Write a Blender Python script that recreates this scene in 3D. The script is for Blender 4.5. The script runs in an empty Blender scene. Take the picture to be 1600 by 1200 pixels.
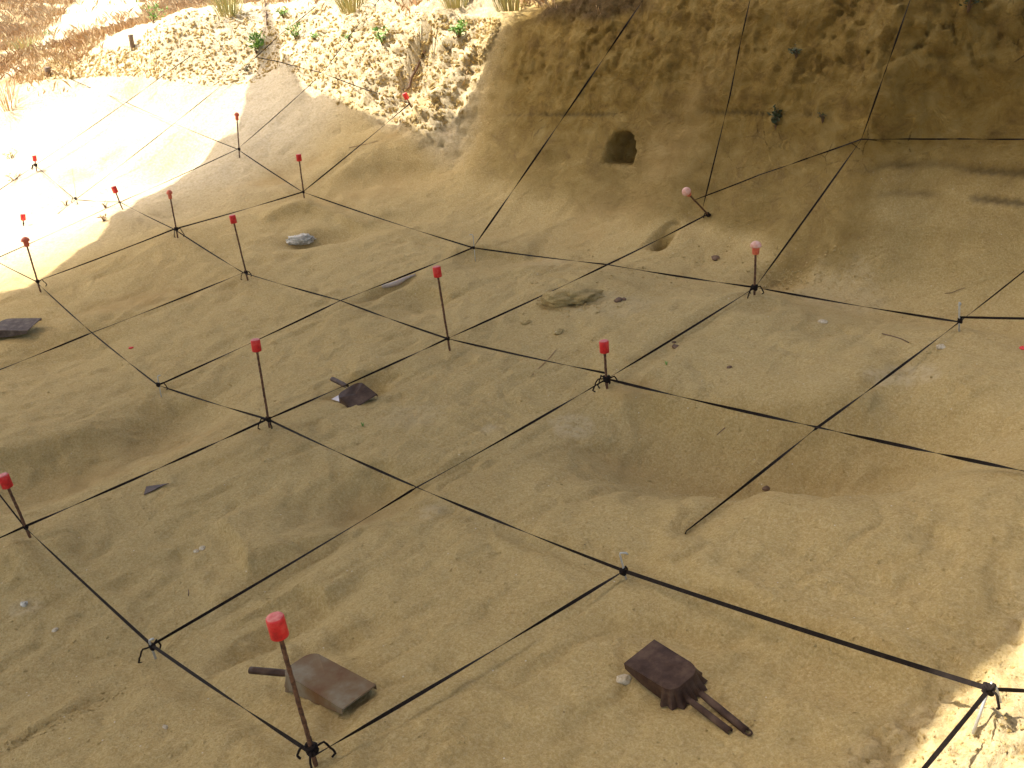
import bpy, math, random
import numpy as np
from mathutils import Vector, Matrix
from mathutils.bvhtree import BVHTree

# ------------------------------------------------------------------ camera, sky, sun, exposure
CAM = np.array([1.6368, -0.7500, 1.7006])
YAW, PIT, ROL, FPX = 2.434397, 0.385589, -0.075833, 1564.0
_f = np.array([math.cos(PIT)*math.cos(YAW), math.cos(PIT)*math.sin(YAW), -math.sin(PIT)])
_r0 = np.array([math.sin(YAW), -math.cos(YAW), 0.0]); _u0 = np.cross(_r0, _f)
_r = math.cos(ROL)*_r0 + math.sin(ROL)*_u0
_u = -math.sin(ROL)*_r0 + math.cos(ROL)*_u0
scene = bpy.context.scene
col = scene.collection
cd = bpy.data.cameras.new('camera'); cam = bpy.data.objects.new('camera', cd); col.objects.link(cam)
cam.matrix_world = Matrix(((_r[0], _u[0], -_f[0], CAM[0]), (_r[1], _u[1], -_f[1], CAM[1]), (_r[2], _u[2], -_f[2], CAM[2]), (0, 0, 0, 1)))
cd.sensor_width = 36.0; cd.lens = 36.0*FPX/1600.0; cd.clip_start = 0.05; cd.clip_end = 500
scene.camera = cam

SUN_EL = math.radians(60)
SUN_H = np.array([-0.86, -0.51]); SUN_H /= np.linalg.norm(SUN_H)
SUN = np.array([SUN_H[0]*math.cos(SUN_EL), SUN_H[1]*math.cos(SUN_EL), math.sin(SUN_EL)])   # towards the sun
ld = bpy.data.lights.new('sun', 'SUN'); ld.energy = 3.2; ld.angle = math.radians(0.5); ld.color = (1.0, 0.94, 0.85)
sun = bpy.data.objects.new('sun', ld); col.objects.link(sun)
sun.rotation_euler = Vector(SUN.tolist()).to_track_quat('Z', 'Y').to_euler()
world = bpy.data.worlds.new('World'); scene.world = world; world.use_nodes = True
wn = world.node_tree.nodes; bg = wn['Background']
sky = wn.new('ShaderNodeTexSky'); sky.sky_type = 'NISHITA'; sky.sun_disc = False
sky.sun_elevation = SUN_EL; sky.sun_rotation = math.atan2(SUN[0], SUN[1])
sky.dust_density = 5.0; sky.ozone_density = 0.6
world.node_tree.links.new(sky.outputs[0], bg.inputs[0]); bg.inputs[1].default_value = 0.15
scene.view_settings.view_transform = 'Standard'; scene.view_settings.look = 'None'
scene.view_settings.exposure = 1.53; scene.view_settings.gamma = 1
scene.cycles.max_bounces = 8; scene.cycles.diffuse_bounces = 5

rng = random.Random(7)
nrng = np.random.RandomState(11)

# ------------------------------------------------------------------ helpers
def ray(px, py):
    return _f + (px-800)/FPX*_r + (600-py)/FPX*_u
def smooth(a, b, x):
    t = np.clip((x-a)/(b-a), 0, 1); return t*t*(3-2*t)
def _hash(ix, iy, iz, seed):
    h = (ix.astype(np.int64)*374761393 + iy.astype(np.int64)*668265263 + iz.astype(np.int64)*2147483647 + seed*1274126177) & 0xFFFFFFFF
    h = ((h ^ (h >> 13))*1274126177) & 0xFFFFFFFF
    h = ((h ^ (h >> 16))*2246822519) & 0xFFFFFFFF
    return ((h ^ (h >> 15)) & 0xFFFFFF)/float(0xFFFFFF)
def vnoise(P, s, seed=0):
    Q = P*s; I = np.floor(Q); F = Q-I; F = F*F*F*(F*(F*6-15)+10); I = I.astype(np.int64)
    out = 0
    for a in (0, 1):
        wx = F[:, 0] if a else 1-F[:, 0]
        for b in (0, 1):
            wy = F[:, 1] if b else 1-F[:, 1]
            for c in (0, 1):
                wz = F[:, 2] if c else 1-F[:, 2]
                out = out + wx*wy*wz*_hash(I[:, 0]+a, I[:, 1]+b, I[:, 2]+c, seed)
    return out*2-1
def fbm(P, s, octv=4, seed=0, gain=0.5):
    o = 0; a = 1.0; t = 0
    for k in range(octv):
        o = o + a*vnoise(P+17.3*k, s, seed+k); t += a; a *= gain; s *= 2.03
    return o/t
def worley(P, s, seed=0):
    Q = P*s; I = np.floor(Q).astype(np.int64)
    d1 = np.full(len(P), 9.0); d2 = np.full(len(P), 9.0); idv = np.zeros(len(P))
    for a in (-1, 0, 1):
        for b in (-1, 0, 1):
            for c in (-1, 0, 1):
                J = I+np.array([a, b, c])
                fx = J[:, 0]+_hash(J[:, 0], J[:, 1], J[:, 2], seed); fy = J[:, 1]+_hash(J[:, 0], J[:, 1], J[:, 2], seed+5)
                fz = J[:, 2]+_hash(J[:, 0], J[:, 1], J[:, 2], seed+9)
                d = np.sqrt((fx-Q[:, 0])**2+(fy-Q[:, 1])**2+(fz-Q[:, 2])**2)
                m = d < d1
                d2 = np.where(m, d1, np.minimum(d2, d)); idv = np.where(m, _hash(J[:, 0], J[:, 1], J[:, 2], seed+21), idv)
                d1 = np.where(m, d, d1)
    return d1, d2, idv

# ------------------------------------------------------------------ the lie of the land
CP = [ # x, y, z of the ground
 (0,0,.13),(0,1,.13),(0,2,.16),(0,3,.30),(-1,0,-.09),(-1,1,.03),(-1,2,.09),(-1,3,.26),
 (-2,0,-.08),(-2,1,.0),(-2,2,.05),(-2,3,.17),(-3,1,-.13),(-3,2,.05),(-3,3,.15),
 (-4,1,-.05),(-4,2,.07),(-4,3,.24),(-5,1,.06),(-5,2,.21),(-5,3,.30),(-6,2,.27),(-6,3,.49),(-7,2,.19),(-7,3,.68),
 (-8,2,.36),(-8,1.1,.15),(-7,1,.1),(-9,1,.3),(-6,1,.06),(-8,0,.1),(-6,0,-.02),(-4,0,-.12),(-3,0,-.08),
 (.33,1,.14),(.66,1,.18),(1,1,.23),(0,2.5,.22),(1,2,.27),(1,3,.32),(.55,1.75,.24),(.6,.45,.11),(1.1,.2,.12),(.5,0,.13),(.3,-.6,.1),(1.5,1.3,.33),
 (-.5,-.7,-.0),(-1.5,-.8,-.12),(-3,-1,-.15),(-6,-1.5,-.05),(2,-1,.15),(2.5,1,.35),(2.5,3,.4),(1,-2,.05),(-3,-3,-.1),(3,-3,.1),(-8,-3,.3),(-12,-2,.8),
 (-9.3,2.3,.62),(-10.5,2,.85),(-11,1,.7),(-10.5,2.8,1.15),(-9.3,2.75,1.02),(-9.7,3.05,1.2),(-13,3.6,1.2),(-14,0,1.1),(-9,2,.5)]
ST = { # x : (y, z) ...
 3.2: [(4.3,.42),(4.5,.8),(4.8,1.4),(5.1,2.0),(6,2.15),(9,2.2)],
 2.0: [(4.3,.4),(4.45,.7),(4.65,1.2),(4.95,1.9),(6,2.15),(9,2.2)],
 1.0: [(4.2,.36),(4.4,.75),(4.58,1.2),(4.9,1.9),(6,2.1),(9,2.2)],
 0.3: [(4.12,.34),(4.3,.72),(4.45,1.2),(4.8,1.9),(5.6,2.05)],
 -.2: [(4.05,.32),(4.2,.68),(4.34,1.15),(4.7,1.85),(5.6,2.0),(8,2.1)],
 -.7: [(3.92,.3),(4.08,.68),(4.2,1.15),(4.55,1.8),(5.5,1.95)],
 -1.0: [(3.8,.27),(3.97,.68),(4.08,1.1),(4.45,1.75),(5.3,1.9),(8,2.0)],
 -1.25: [(3.70,.17),(3.97,.54),(4.12,1.0),(4.45,1.7),(5.3,1.88)],
 -1.6: [(3.78,.2),(4.04,.5),(4.18,1.0),(4.45,1.65),(5.3,1.85)],
 -2.0: [(3.82,.23),(4.0,.36),(4.1,.62),(4.22,1.05),(4.48,1.62),(5.2,1.8),(8,1.9)],
 -2.6: [(3.8,.22),(4.0,.42),(4.12,.7),(4.26,1.1),(4.48,1.58),(5.2,1.72)],
 -3.2: [(3.7,.24),(3.9,.4),(4.05,.65),(4.2,1.0),(4.42,1.5),(5.2,1.64)],
 -3.7: [(3.6,.28),(3.9,.48),(4.06,.75),(4.22,1.05),(4.38,1.4),(5.2,1.58),(8,1.62)],
 -4.2: [(3.5,.32),(3.9,.52),(4.06,.78),(4.2,1.1),(4.34,1.36),(4.9,1.52)],
 -5.0: [(3.5,.48),(3.8,.6),(4.0,.74),(4.15,1.05),(4.4,1.5),(5.2,1.58)],
 -6.0: [(3.4,.65),(3.7,.8),(4.0,.98),(4.2,1.3),(4.45,1.56),(5.2,1.6),(8,1.6)],
 -7.0: [(3.4,.85),(3.7,.98),(4.0,1.13),(4.2,1.4),(4.4,1.6),(5.2,1.62)],
 -8.0: [(3.0,.78),(3.2,.98),(3.4,1.35),(3.65,1.58),(4.6,1.62),(7,1.62)],
 -8.8: [(2.8,.86),(3.0,1.05),(3.3,1.4),(3.8,1.52)]}
for _x, _l in ST.items():
    CP += [(_x, a, b) for a, b in _l]
CP += [(-14.7,10.8,1.58),(-25,12,1.74),(-22,7.5,1.55),(-36.7,10.7,2.3),(-60,20,3.6),(-110,40,7),(-16,3.9,1.24),(-10,6,1.6),(-5,10,1.7),(0,12,2.3),(-20,30,3),(20,30,5),(-60,60,8),(0,100,12),(-30,0,2.0),(-60,-10,3.5)]
CP = np.array(CP, float)
_c = 0.12
def _phi(d2): return np.sqrt(d2+_c*_c)
_D = ((CP[:, None, :2]-CP[None, :, :2])**2).sum(-1)
_n = len(CP)
_A = np.zeros((_n+3, _n+3)); _A[:_n, :_n] = _phi(_D)-1e-4*np.eye(_n)
_A[:_n, _n] = 1; _A[:_n, _n+1:] = CP[:, :2]; _A[_n:, :_n] = _A[:_n, _n:].T
_W = np.linalg.solve(_A, np.r_[CP[:, 2], 0, 0, 0])
def base_z(x, y):
    x = np.asarray(x, float); y = np.asarray(y, float); sh = x.shape; x = x.ravel(); y = y.ravel()
    out = np.empty(len(x))
    for i in range(0, len(x), 40000):
        a, b = x[i:i+40000], y[i:i+40000]
        d2 = (a[:, None]-CP[None, :, 0])**2+(b[:, None]-CP[None, :, 1])**2
        out[i:i+40000] = _phi(d2)@_W[:_n]+_W[_n]+_W[_n+1]*a+_W[_n+2]*b
    return out.reshape(sh)
def hit0(px, py):
    d = ray(px, py); t = np.linspace(0.8, 60, 12000); t = 0.8+(t-0.8)**1.0
    P = CAM[None]+t[:, None]*d[None]; z = base_z(P[:, 0], P[:, 1])
    k = np.nonzero(P[:, 2] < z)[0]
    k = k[0] if len(k) else len(t)-1
    return P[k]

# hollows and humps: (x px, y px, half-length across the picture px, half-depth along the ground m, height m)
def gauss(x, y, px, py, rw, rd, h, tilt=0.0):
    c = hit0(px, py); dist = np.linalg.norm(c-CAM); a = rw*dist/FPX
    fx, fy = c[0]-CAM[0], c[1]-CAM[1]; n = math.hypot(fx, fy); fx /= n; fy /= n
    rx, ry = fy, -fx
    ct, st = math.cos(tilt), math.sin(tilt)
    ax, ay = rx*ct+fx*st, ry*ct+fy*st; bx, by = -rx*st+fx*ct, -ry*st+fy*ct
    dx, dy = x-c[0], y-c[1]
    q = ((dx*ax+dy*ay)/a)**2+((dx*bx+dy*by)/rd)**2
    return h*np.exp(-q**1.3)
GA = [ # px,py,halfwidth px,half depth m,height,tilt
 (268,655,80,.24,-.085,.25),(120,722,170,.24,-.06,.15),(30,745,120,.25,-.05,0),
 (1060,690,150,.30,-.16,-.35),(1300,715,160,.28,-.19,.1),(1180,700,110,.2,-.03,0),
 (590,772,75,.16,-.06,.3),(520,790,90,.2,-.03,0),
 (430,985,110,.07,-.055,.3),(540,1000,60,.06,-.035,0),
 (560,352,90,.16,-.05,0),(500,370,55,.12,-.06,0),(470,330,60,.15,.05,0),
 (780,402,70,.16,-.05,0),(830,425,40,.1,.03,0),(655,470,70,.18,-.055,.2),(600,452,50,.06,-.05,.5),
 (575,600,62,.12,-.07,.2),(470,500,120,.2,-.02,0),(330,430,120,.2,.02,0),(280,440,90,.2,-.03,0),
 (1440,665,70,.16,-.06,.3),(1540,690,60,.2,-.05,0),(1500,600,60,.15,.03,0),
 (90,555,80,.25,-.05,0),(150,500,70,.12,.025,0),(200,345,60,.25,.07,0),(280,330,60,.2,-.05,0),
 (1180,478,36,.08,-.04,.3),(1290,518,36,.07,-.03,0),(1090,640,60,.07,.015,0),(720,520,50,.09,.02,0),
 (560,240,110,.25,.05,0),(660,250,90,.2,-.06,0),(560,270,90,.15,.03,0),(450,270,60,.15,-.04,0),
 (1215,432,36,.12,-.08,0),(1029,382,15,.07,-.09,0),
 (270,245,55,.3,-.14,0),(120,200,90,.5,.05,0),
 (1060,990,130,.05,-.03,-.25),(1300,1060,120,.07,-.02,-.3),(1040,1085,75,.07,-.018,0),(400,870,60,.1,.015,0),(55,850,45,.07,.03,0),
 (60,870,60,.12,.03,.2),(1240,800,200,.16,.02,0),(250,1090,160,.16,.02,0)]
def seg_dist(x, y, pts):
    best = np.full(x.shape, 1e9); side = np.zeros(x.shape); tt = np.zeros(x.shape); L = 0; tot = sum(np.linalg.norm(pts[i+1][:2]-pts[i][:2]) for i in range(len(pts)-1))
    for i in range(len(pts)-1):
        a, b = pts[i][:2], pts[i+1][:2]; d = b-a; l = np.linalg.norm(d)
        t = ((x-a[0])*d[0]+(y-a[1])*d[1])/(l*l); tc = np.clip(t, 0, 1)
        dd = np.hypot(x-a[0]-tc*d[0], y-a[1]-tc*d[1]); s = np.sign((x-a[0])*d[1]-(y-a[1])*d[0])
        m = dd < best; best = np.where(m, dd, best); side = np.where(m, s, side); tt = np.where(m, (L+tc*l)/tot, tt); L += l
    return best, side, tt
# low scarps: polyline in the photo (far side is high), height, soft width, reach behind
SC = [
 ([(-60,726),(100,690),(200,668),(275,634),(350,622)], .035, .08, .5),
 ([(930,640),(1000,625),(1100,640),(1220,655),(1330,640),(1400,640)], .07, .07, .5),
 ([(980,915),(1080,925),(1200,975),(1330,1020),(1460,1075)], .04, .045, .5),
 ([(330,985),(400,950),(470,925),(520,940)], .035, .02, .25),
 ([(545,735),(600,728),(640,760)], .03, .03, .3),
 ([(400,350),(470,335),(520,338),(570,352)], .04, .03, .3),
 ([(630,455),(680,452),(705,462)], .03, .03, .25),
 ([(700,398),(760,390),(830,400)], .035, .03, .3),
 ([(540,592),(580,585),(615,600)], .035, .02, .2),
 ([(330,812),(365,850),(392,912)], .035, .02, .25),
 ([(0,1172),(60,1140),(110,1110),(155,1082)], .012, .006, .12),
 ([(520,290),(600,258),(700,240)], .03, .05, .3),
]
NEAR = [([(1110,808),(1200,772),(1290,756),(1400,742),(1480,705),(1560,660)], .035, .035, .6)]  # near side is high: the mound that hides the pit behind it
_SCP = [([hit0(*p) for p in pl], h, w, rch) for pl, h, w, rch in SC]
_NEP = [([hit0(*p) for p in pl], h, w, rch) for pl, h, w, rch in NEAR]
def detail_z(x, y):
    out = np.zeros(x.shape)
    for g in GA: out += gauss(x, y, *g)
    for sgn, LST in ((1, _SCP), (-1, _NEP)):
        for pts, h, w, rch in LST:
            d, s, t = seg_dist(x, y, pts)
            sd = d*s*sgn   # polylines run left to right: the far side is the left hand side of travel
            far = -sd
            end = smooth(0, .15, t)*smooth(0, .15, 1-t)
            out += h*end*smooth(-w, w, far)*np.exp(-np.clip(far, 0, 9)/rch)
            out -= .2*h*end*(1-smooth(-w, w, far))*np.exp(-np.clip(-far, 0, 9)/(rch*.6))
    return out
def hside(x): # fine relief strength zones
    return x

# ------------------------------------------------------------------ materials
def mat(name):
    m = bpy.data.materials.new(name); m.use_nodes = True; nt = m.node_tree
    return m, nt, nt.nodes['Principled BSDF']
def nd(nt, typ, **kw):
    n = nt.nodes.new(typ)
    for k, v in kw.items():
        if k.startswith('i_'):
            key = k[2:]; key = int(key) if key.isdigit() else key.replace('_', ' ')
            n.inputs[key].default_value = v
        else: setattr(n, k, v)
    return n
def ramp(nt, fac, stops):
    r = nt.nodes.new('ShaderNodeValToRGB'); e = r.color_ramp.elements
    while len(e) < len(stops): e.new(0.5)
    for k, (p, c) in enumerate(stops):
        e[k].position = p; e[k].color = c if len(c) == 4 else (*c, 1)
    nt.links.new(fac, r.inputs[0]); return r.outputs[0]
def mixc(nt, fac, a, b, mode='MIX'):
    m = nt.nodes.new('ShaderNodeMix'); m.data_type = 'RGBA'; m.blend_type = mode
    for s, v in ((0, fac), (6, a), (7, b)):
        if isinstance(v, (int, float)): m.inputs[s].default_value = v
        elif isinstance(v, tuple): m.inputs[s].default_value = (*v, 1) if len(v) == 3 else v
        else: nt.links.new(v, m.inputs[s])
    return m.outputs[2]
def mth(nt, op, a, b=0.0, clamp=False):
    m = nt.nodes.new('ShaderNodeMath'); m.operation = op; m.use_clamp = clamp
    for s, v in ((0, a), (1, b)):
        if isinstance(v, (int, float)): m.inputs[s].default_value = v
        else: nt.links.new(v, m.inputs[s])
    return m.outputs[0]
def noise(nt, vec, scale, detail=5, rough=.55, dist=0.0):
    n = nt.nodes.new('ShaderNodeTexNoise'); n.inputs['Scale'].default_value = scale; n.inputs['Detail'].default_value = detail
    n.inputs['Roughness'].default_value = rough; n.inputs['Distortion'].default_value = dist
    nt.links.new(vec, n.inputs['Vector']); return n.outputs[0]

def soil_material(name='dry_soil', ground=True):
    m, nt, b = mat(name)
    tc = nd(nt, 'ShaderNodeTexCoord'); v = tc.outputs['Object']
    n1 = noise(nt, v, 1.3, 6, .6, .4); n2 = noise(nt, v, 7.0, 6, .65, .6); n3 = noise(nt, v, 45, 4, .7); n4 = noise(nt, v, 220, 3, .7)
    # brushed streaks left by trowels
    mp = nd(nt, 'ShaderNodeMapping'); mp.inputs['Rotation'].default_value = (0, 0, math.radians(40)); mp.inputs['Scale'].default_value = (1, 4.5, 3)
    nt.links.new(v, mp.inputs[0]); n5 = noise(nt, mp.outputs[0], 14, 5, .65, .5)
    c = ramp(nt, n1, [(.32, (.43, .300, .098)), (.5, (.490, .374, .134)), (.68, (.55, .425, .175))])
    c = mixc(nt, .55, c, ramp(nt, n2, [(.28, (.36, .242, .070)), (.5, (.490, .374, .134)), (.72, (.59, .46, .20))]))
    c = mixc(nt, .16, c, ramp(nt, n5, [(.34, (.34, .225, .09)), (.5, (.50, .36, .15)), (.66, (.54, .41, .20))]))
    c = mixc(nt, .30, c, ramp(nt, n3, [(.3, (.28, .185, .075)), (.5, (.50, .36, .15)), (.72, (.64, .50, .27))]))
    n6 = noise(nt, v, 17, 9, .78, 1.2); n7 = noise(nt, v, .8, 3, .5)
    sm = mth(nt, 'MULTIPLY', ramp(nt, n6, [(.56, (0, 0, 0)), (.70, (1, 1, 1))]), ramp(nt, n7, [(.36, (.15, .15, .15)), (.6, (1, 1, 1))]))
    c = mixc(nt, mth(nt, 'MULTIPLY', sm, .45), c, (.22, .14, .050))
    n8 = noise(nt, v, 105, 4, .75)
    c = mixc(nt, .38, c, ramp(nt, n8, [(.34, (.25, .16, .06)), (.5, (.51, .36, .145)), (.66, (.74, .60, .36))]))
    c = mixc(nt, .20, c, ramp(nt, n4, [(.34, (.25, .16, .06)), (.5, (.51, .36, .145)), (.66, (.74, .60, .36))]))
    # scattered dark crumbs and pale chalk specks
    vo = nd(nt, 'ShaderNodeTexVoronoi', i_Scale=38.0); nt.links.new(v, vo.inputs['Vector'])
    sp = mth(nt, 'LESS_THAN', vo.outputs['Distance'], .10)
    sel = nd(nt, 'ShaderNodeSeparateColor'); nt.links.new(vo.outputs['Color'], sel.inputs[0])
    dk = mth(nt, 'MULTIPLY', sp, mth(nt, 'GREATER_THAN', sel.outputs[0], .90))
    lt = mth(nt, 'MULTIPLY', sp, mth(nt, 'LESS_THAN', sel.outputs[1], .07))
    c = mixc(nt, mth(nt, 'MULTIPLY', dk, .6), c, (.16, .11, .06)); c = mixc(nt, mth(nt, 'MULTIPLY', lt, .8), c, (.72, .66, .52))
    if ground:
        at = nd(nt, 'ShaderNodeAttribute', attribute_name='zones'); sc = nd(nt, 'ShaderNodeSeparateColor'); nt.links.new(at.outputs['Color'], sc.inputs[0])
        brown, pale, turf = sc.outputs[0], sc.outputs[1], sc.outputs[2]
        at2 = nd(nt, 'ShaderNodeAttribute', attribute_name='zones_more'); sc2 = nd(nt, 'ShaderNodeSeparateColor'); nt.links.new(at2.outputs['Color'], sc2.inputs[0])
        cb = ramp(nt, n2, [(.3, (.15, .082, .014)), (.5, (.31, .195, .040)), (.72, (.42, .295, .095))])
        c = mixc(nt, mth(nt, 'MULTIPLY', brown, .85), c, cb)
        cg = ramp(nt, n2, [(.3, (.09, .062, .028)), (.6, (.17, .125, .06))])
        c = mixc(nt, mth(nt, 'MULTIPLY', sc2.outputs[0], .8), c, cg)          # grey-brown damp strata lines
        co = ramp(nt, n2, [(.3, (.40, .26, .09)), (.7, (.50, .35, .15))])
        c = mixc(nt, mth(nt, 'MULTIPLY', sc2.outputs[1], .7), c, co)          # ochre soil in the pits, with the hollows' shade put in
        c = mixc(nt, mth(nt, 'MULTIPLY', sc2.outputs[2], .75), c, ramp(nt, n3, [(.35, (.035, .022, .012)), (.6, (.11, .065, .03))]))   # dark humus, plus shade painted at the rim overhang, niche and bowl
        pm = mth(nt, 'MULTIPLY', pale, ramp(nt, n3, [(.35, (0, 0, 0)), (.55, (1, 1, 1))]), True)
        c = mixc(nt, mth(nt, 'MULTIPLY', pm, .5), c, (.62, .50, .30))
        c = mixc(nt, mth(nt, 'MULTIPLY', at2.outputs['Alpha'], .85), c, ramp(nt, n3, [(.3, (.48, .385, .235)), (.6, (.66, .565, .39))]))     # pale dry soil, with the whiteness of sunlit areas painted in
        ct = ramp(nt, n2, [(.25, (.17, .10, .045)), (.45, (.25, .155, .07)), (.62, (.20, .16, .055)), (.75, (.34, .25, .13))])
        c = mixc(nt, turf, c, ct)
        vd = nd(nt, 'ShaderNodeTexVoronoi', feature='DISTANCE_TO_EDGE', i_Scale=5.5)
        mv = nd(nt, 'ShaderNodeVectorMath', operation='MULTIPLY_ADD'); nt.links.new(nd(nt, 'ShaderNodeTexNoise', i_Scale=9.0, i_Detail=5.0).outputs[1], mv.inputs[0]); mv.inputs[1].default_value = (.28, .28, .28); nt.links.new(v, mv.inputs[2])
        nt.links.new(mv.outputs[0], vd.inputs['Vector'])
        ck = mth(nt, 'MULTIPLY', mth(nt, 'LESS_THAN', vd.outputs['Distance'], .018), ramp(nt, n7, [(.50, (0, 0, 0)), (.56, (1, 1, 1))]))
        ck = mth(nt, 'MULTIPLY', mth(nt, 'MULTIPLY', ck, ramp(nt, n6, [(.46, (0, 0, 0)), (.54, (1, 1, 1))])), ramp(nt, brown, [(.55, (0, 0, 0)), (.95, (1, 1, 1))]))
        c = mixc(nt, mth(nt, 'MULTIPLY', ck, .75), c, (.06, .035, .012))  # dark of the crack depth, shade painted into the colour
    nt.links.new(c, b.inputs['Base Color']); b.inputs['Roughness'].default_value = .95
    if 'Specular IOR Level' in b.inputs: b.inputs['Specular IOR Level'].default_value = .15
    h = mth(nt, 'ADD', mth(nt, 'MULTIPLY', n2, .012), mth(nt, 'ADD', mth(nt, 'MULTIPLY', n3, .0085), mth(nt, 'ADD', mth(nt, 'ADD', mth(nt, 'MULTIPLY', n4, .0022), mth(nt, 'MULTIPLY', n8, .004)), mth(nt, 'MULTIPLY', n5, .003))))
    if ground: h = mth(nt, 'ADD', mth(nt, 'SUBTRACT', h, mth(nt, 'MULTIPLY', ck, .012)), mth(nt, 'MULTIPLY', brown, mth(nt, 'MULTIPLY', n6, .040)))
    h = mth(nt, 'ADD', h, mth(nt, 'MULTIPLY', n6, .008))
    bp = nd(nt, 'ShaderNodeBump', i_Strength=1.0, i_Distance=1.0); nt.links.new(h, bp.inputs['Height'])
    nt.links.new(bp.outputs[0], b.inputs['Normal'])
    return m
M_SOIL = soil_material()
M_CLOD = soil_material('soil_clod', False)
M_CRUMB = M_CLOD
def plain(name, c1, c2, scale=40, rough=.6, metal=0.0, bump=.0006, c3=None):
    m, nt, b = mat(name); tc = nd(nt, 'ShaderNodeTexCoord'); v = tc.outputs['Object']
    n1 = noise(nt, v, scale, 5, .65)
    st = [(.35, c1), (.65, c2)] if c3 is None else [(.34, c1), (.5, c2), (.66, c3)]
    nt.links.new(ramp(nt, n1, st), b.inputs['Base Color']); b.inputs['Roughness'].default_value = rough; b.inputs['Metallic'].default_value = metal
    n2 = noise(nt, v, scale*5, 3, .6); bp = nd(nt, 'ShaderNodeBump', i_Strength=.7, i_Distance=bump); nt.links.new(n2, bp.inputs['Height']); nt.links.new(bp.outputs[0], b.inputs['Normal'])
    return m
M_RED = plain('red_plastic', (.46, .012, .014), (.66, .016, .018), 45, .5, 0, .0006, (.68, .07, .055))
M_REDTOP = plain('dusty_lit_red_plastic', (.60, .10, .09), (.66, .22, .19), 90, .6)  # paler cap top: dust, plus reflected light put in the colour
M_ORANGE = plain('faded_orange_plastic', (.62, .10, .045), (.72, .19, .10), 60, .5)
M_PINK = plain('dusty_pink_plastic', (.70, .33, .24), (.78, .52, .42), 70, .7)
M_ROD = plain('rusty_steel_rod', (.045, .022, .012), (.13, .06, .028), 90, .75, .2, .0008, (.20, .10, .05))
M_HOOK = plain('galvanised_wire', (.42, .42, .38), (.60, .60, .56), 60, .45, .5)
M_TAPE = plain('black_tape', (.010, .007, .006), (.022, .015, .011), 80, .85)
M_PAN = plain('rusty_brown_sheet', (.036, .018, .011), (.062, .034, .021), 22, .5, .0, .0008, (.10, .060, .038))
M_PANW = plain('worn_rusty_sheet', (.13, .058, .020), (.165, .105, .050), 7, .55, .05, .0005, (.23, .20, .135))
M_PANG = plain('dusty_grey_sheet', (.060, .042, .032), (.095, .070, .055), 25, .7, .0, .0005, (.15, .12, .09))
M_PAPER = plain('white_paper', (.62, .60, .62), (.72, .70, .72), 20, .8)
M_PLASTER = plain('white_plaster', (.22, .20, .145), (.58, .54, .44), 34, .8, 0, .006, (.74, .70, .60))
M_BONE = plain('pale_bone', (.38, .31, .25), (.50, .42, .35), 20, .7)
M_SHELL = plain('white_shell', (.30, .23, .13), (.54, .44, .28), 90, .6, 0, .002, (.66, .58, .42))
M_LEAF = plain('green_leaf', (.10, .22, .035), (.20, .38, .07), 12, .6, 0, .0006, (.34, .50, .14))
M_DARKLEAF = plain('dull_green_leaf', (.035, .045, .015), (.07, .085, .03), 12, .7, 0, .0006, (.12, .10, .05))
M_STRAW = plain('dry_straw', (.34, .19, .08), (.46, .30, .14), 3, .8, 0, .0006, (.58, .45, .24))
M_TUFT = plain('yellow_green_grass', (.24, .26, .07), (.38, .34, .12), 6, .8, 0, .0006, (.50, .43, .2))
M_ROOT = plain('brown_root', (.10, .055, .03), (.20, .12, .07), 30, .9)
M_WOOD = plain('weathered_wood', (.12, .08, .05), (.24, .17, .11), 20, .9)
M_UNSEEN_ROOF = plain('unseen_canopy_sheet', (.36, .33, .27), (.42, .39, .33), 3, .8)
for _m in (M_TAPE, M_PAN, M_PANW, M_PANG): _m.node_tree.nodes['Principled BSDF'].inputs['Specular IOR Level'].default_value = .15

def tag(o, label=None, cat=None, group=None, kind=None):
    if label: o['label'] = label
    if cat: o['category'] = cat
    if group: o['group'] = group
    if kind: o['kind'] = kind
    return o
def empty(name, loc, label, cat, group=None, rot=(0, 0, 0)):
    o = bpy.data.objects.new(name, None); col.objects.link(o); o.location = [float(c) for c in loc]; o.rotation_euler = rot
    o.empty_display_size = .05
    return tag(o, label, cat, group)

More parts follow.
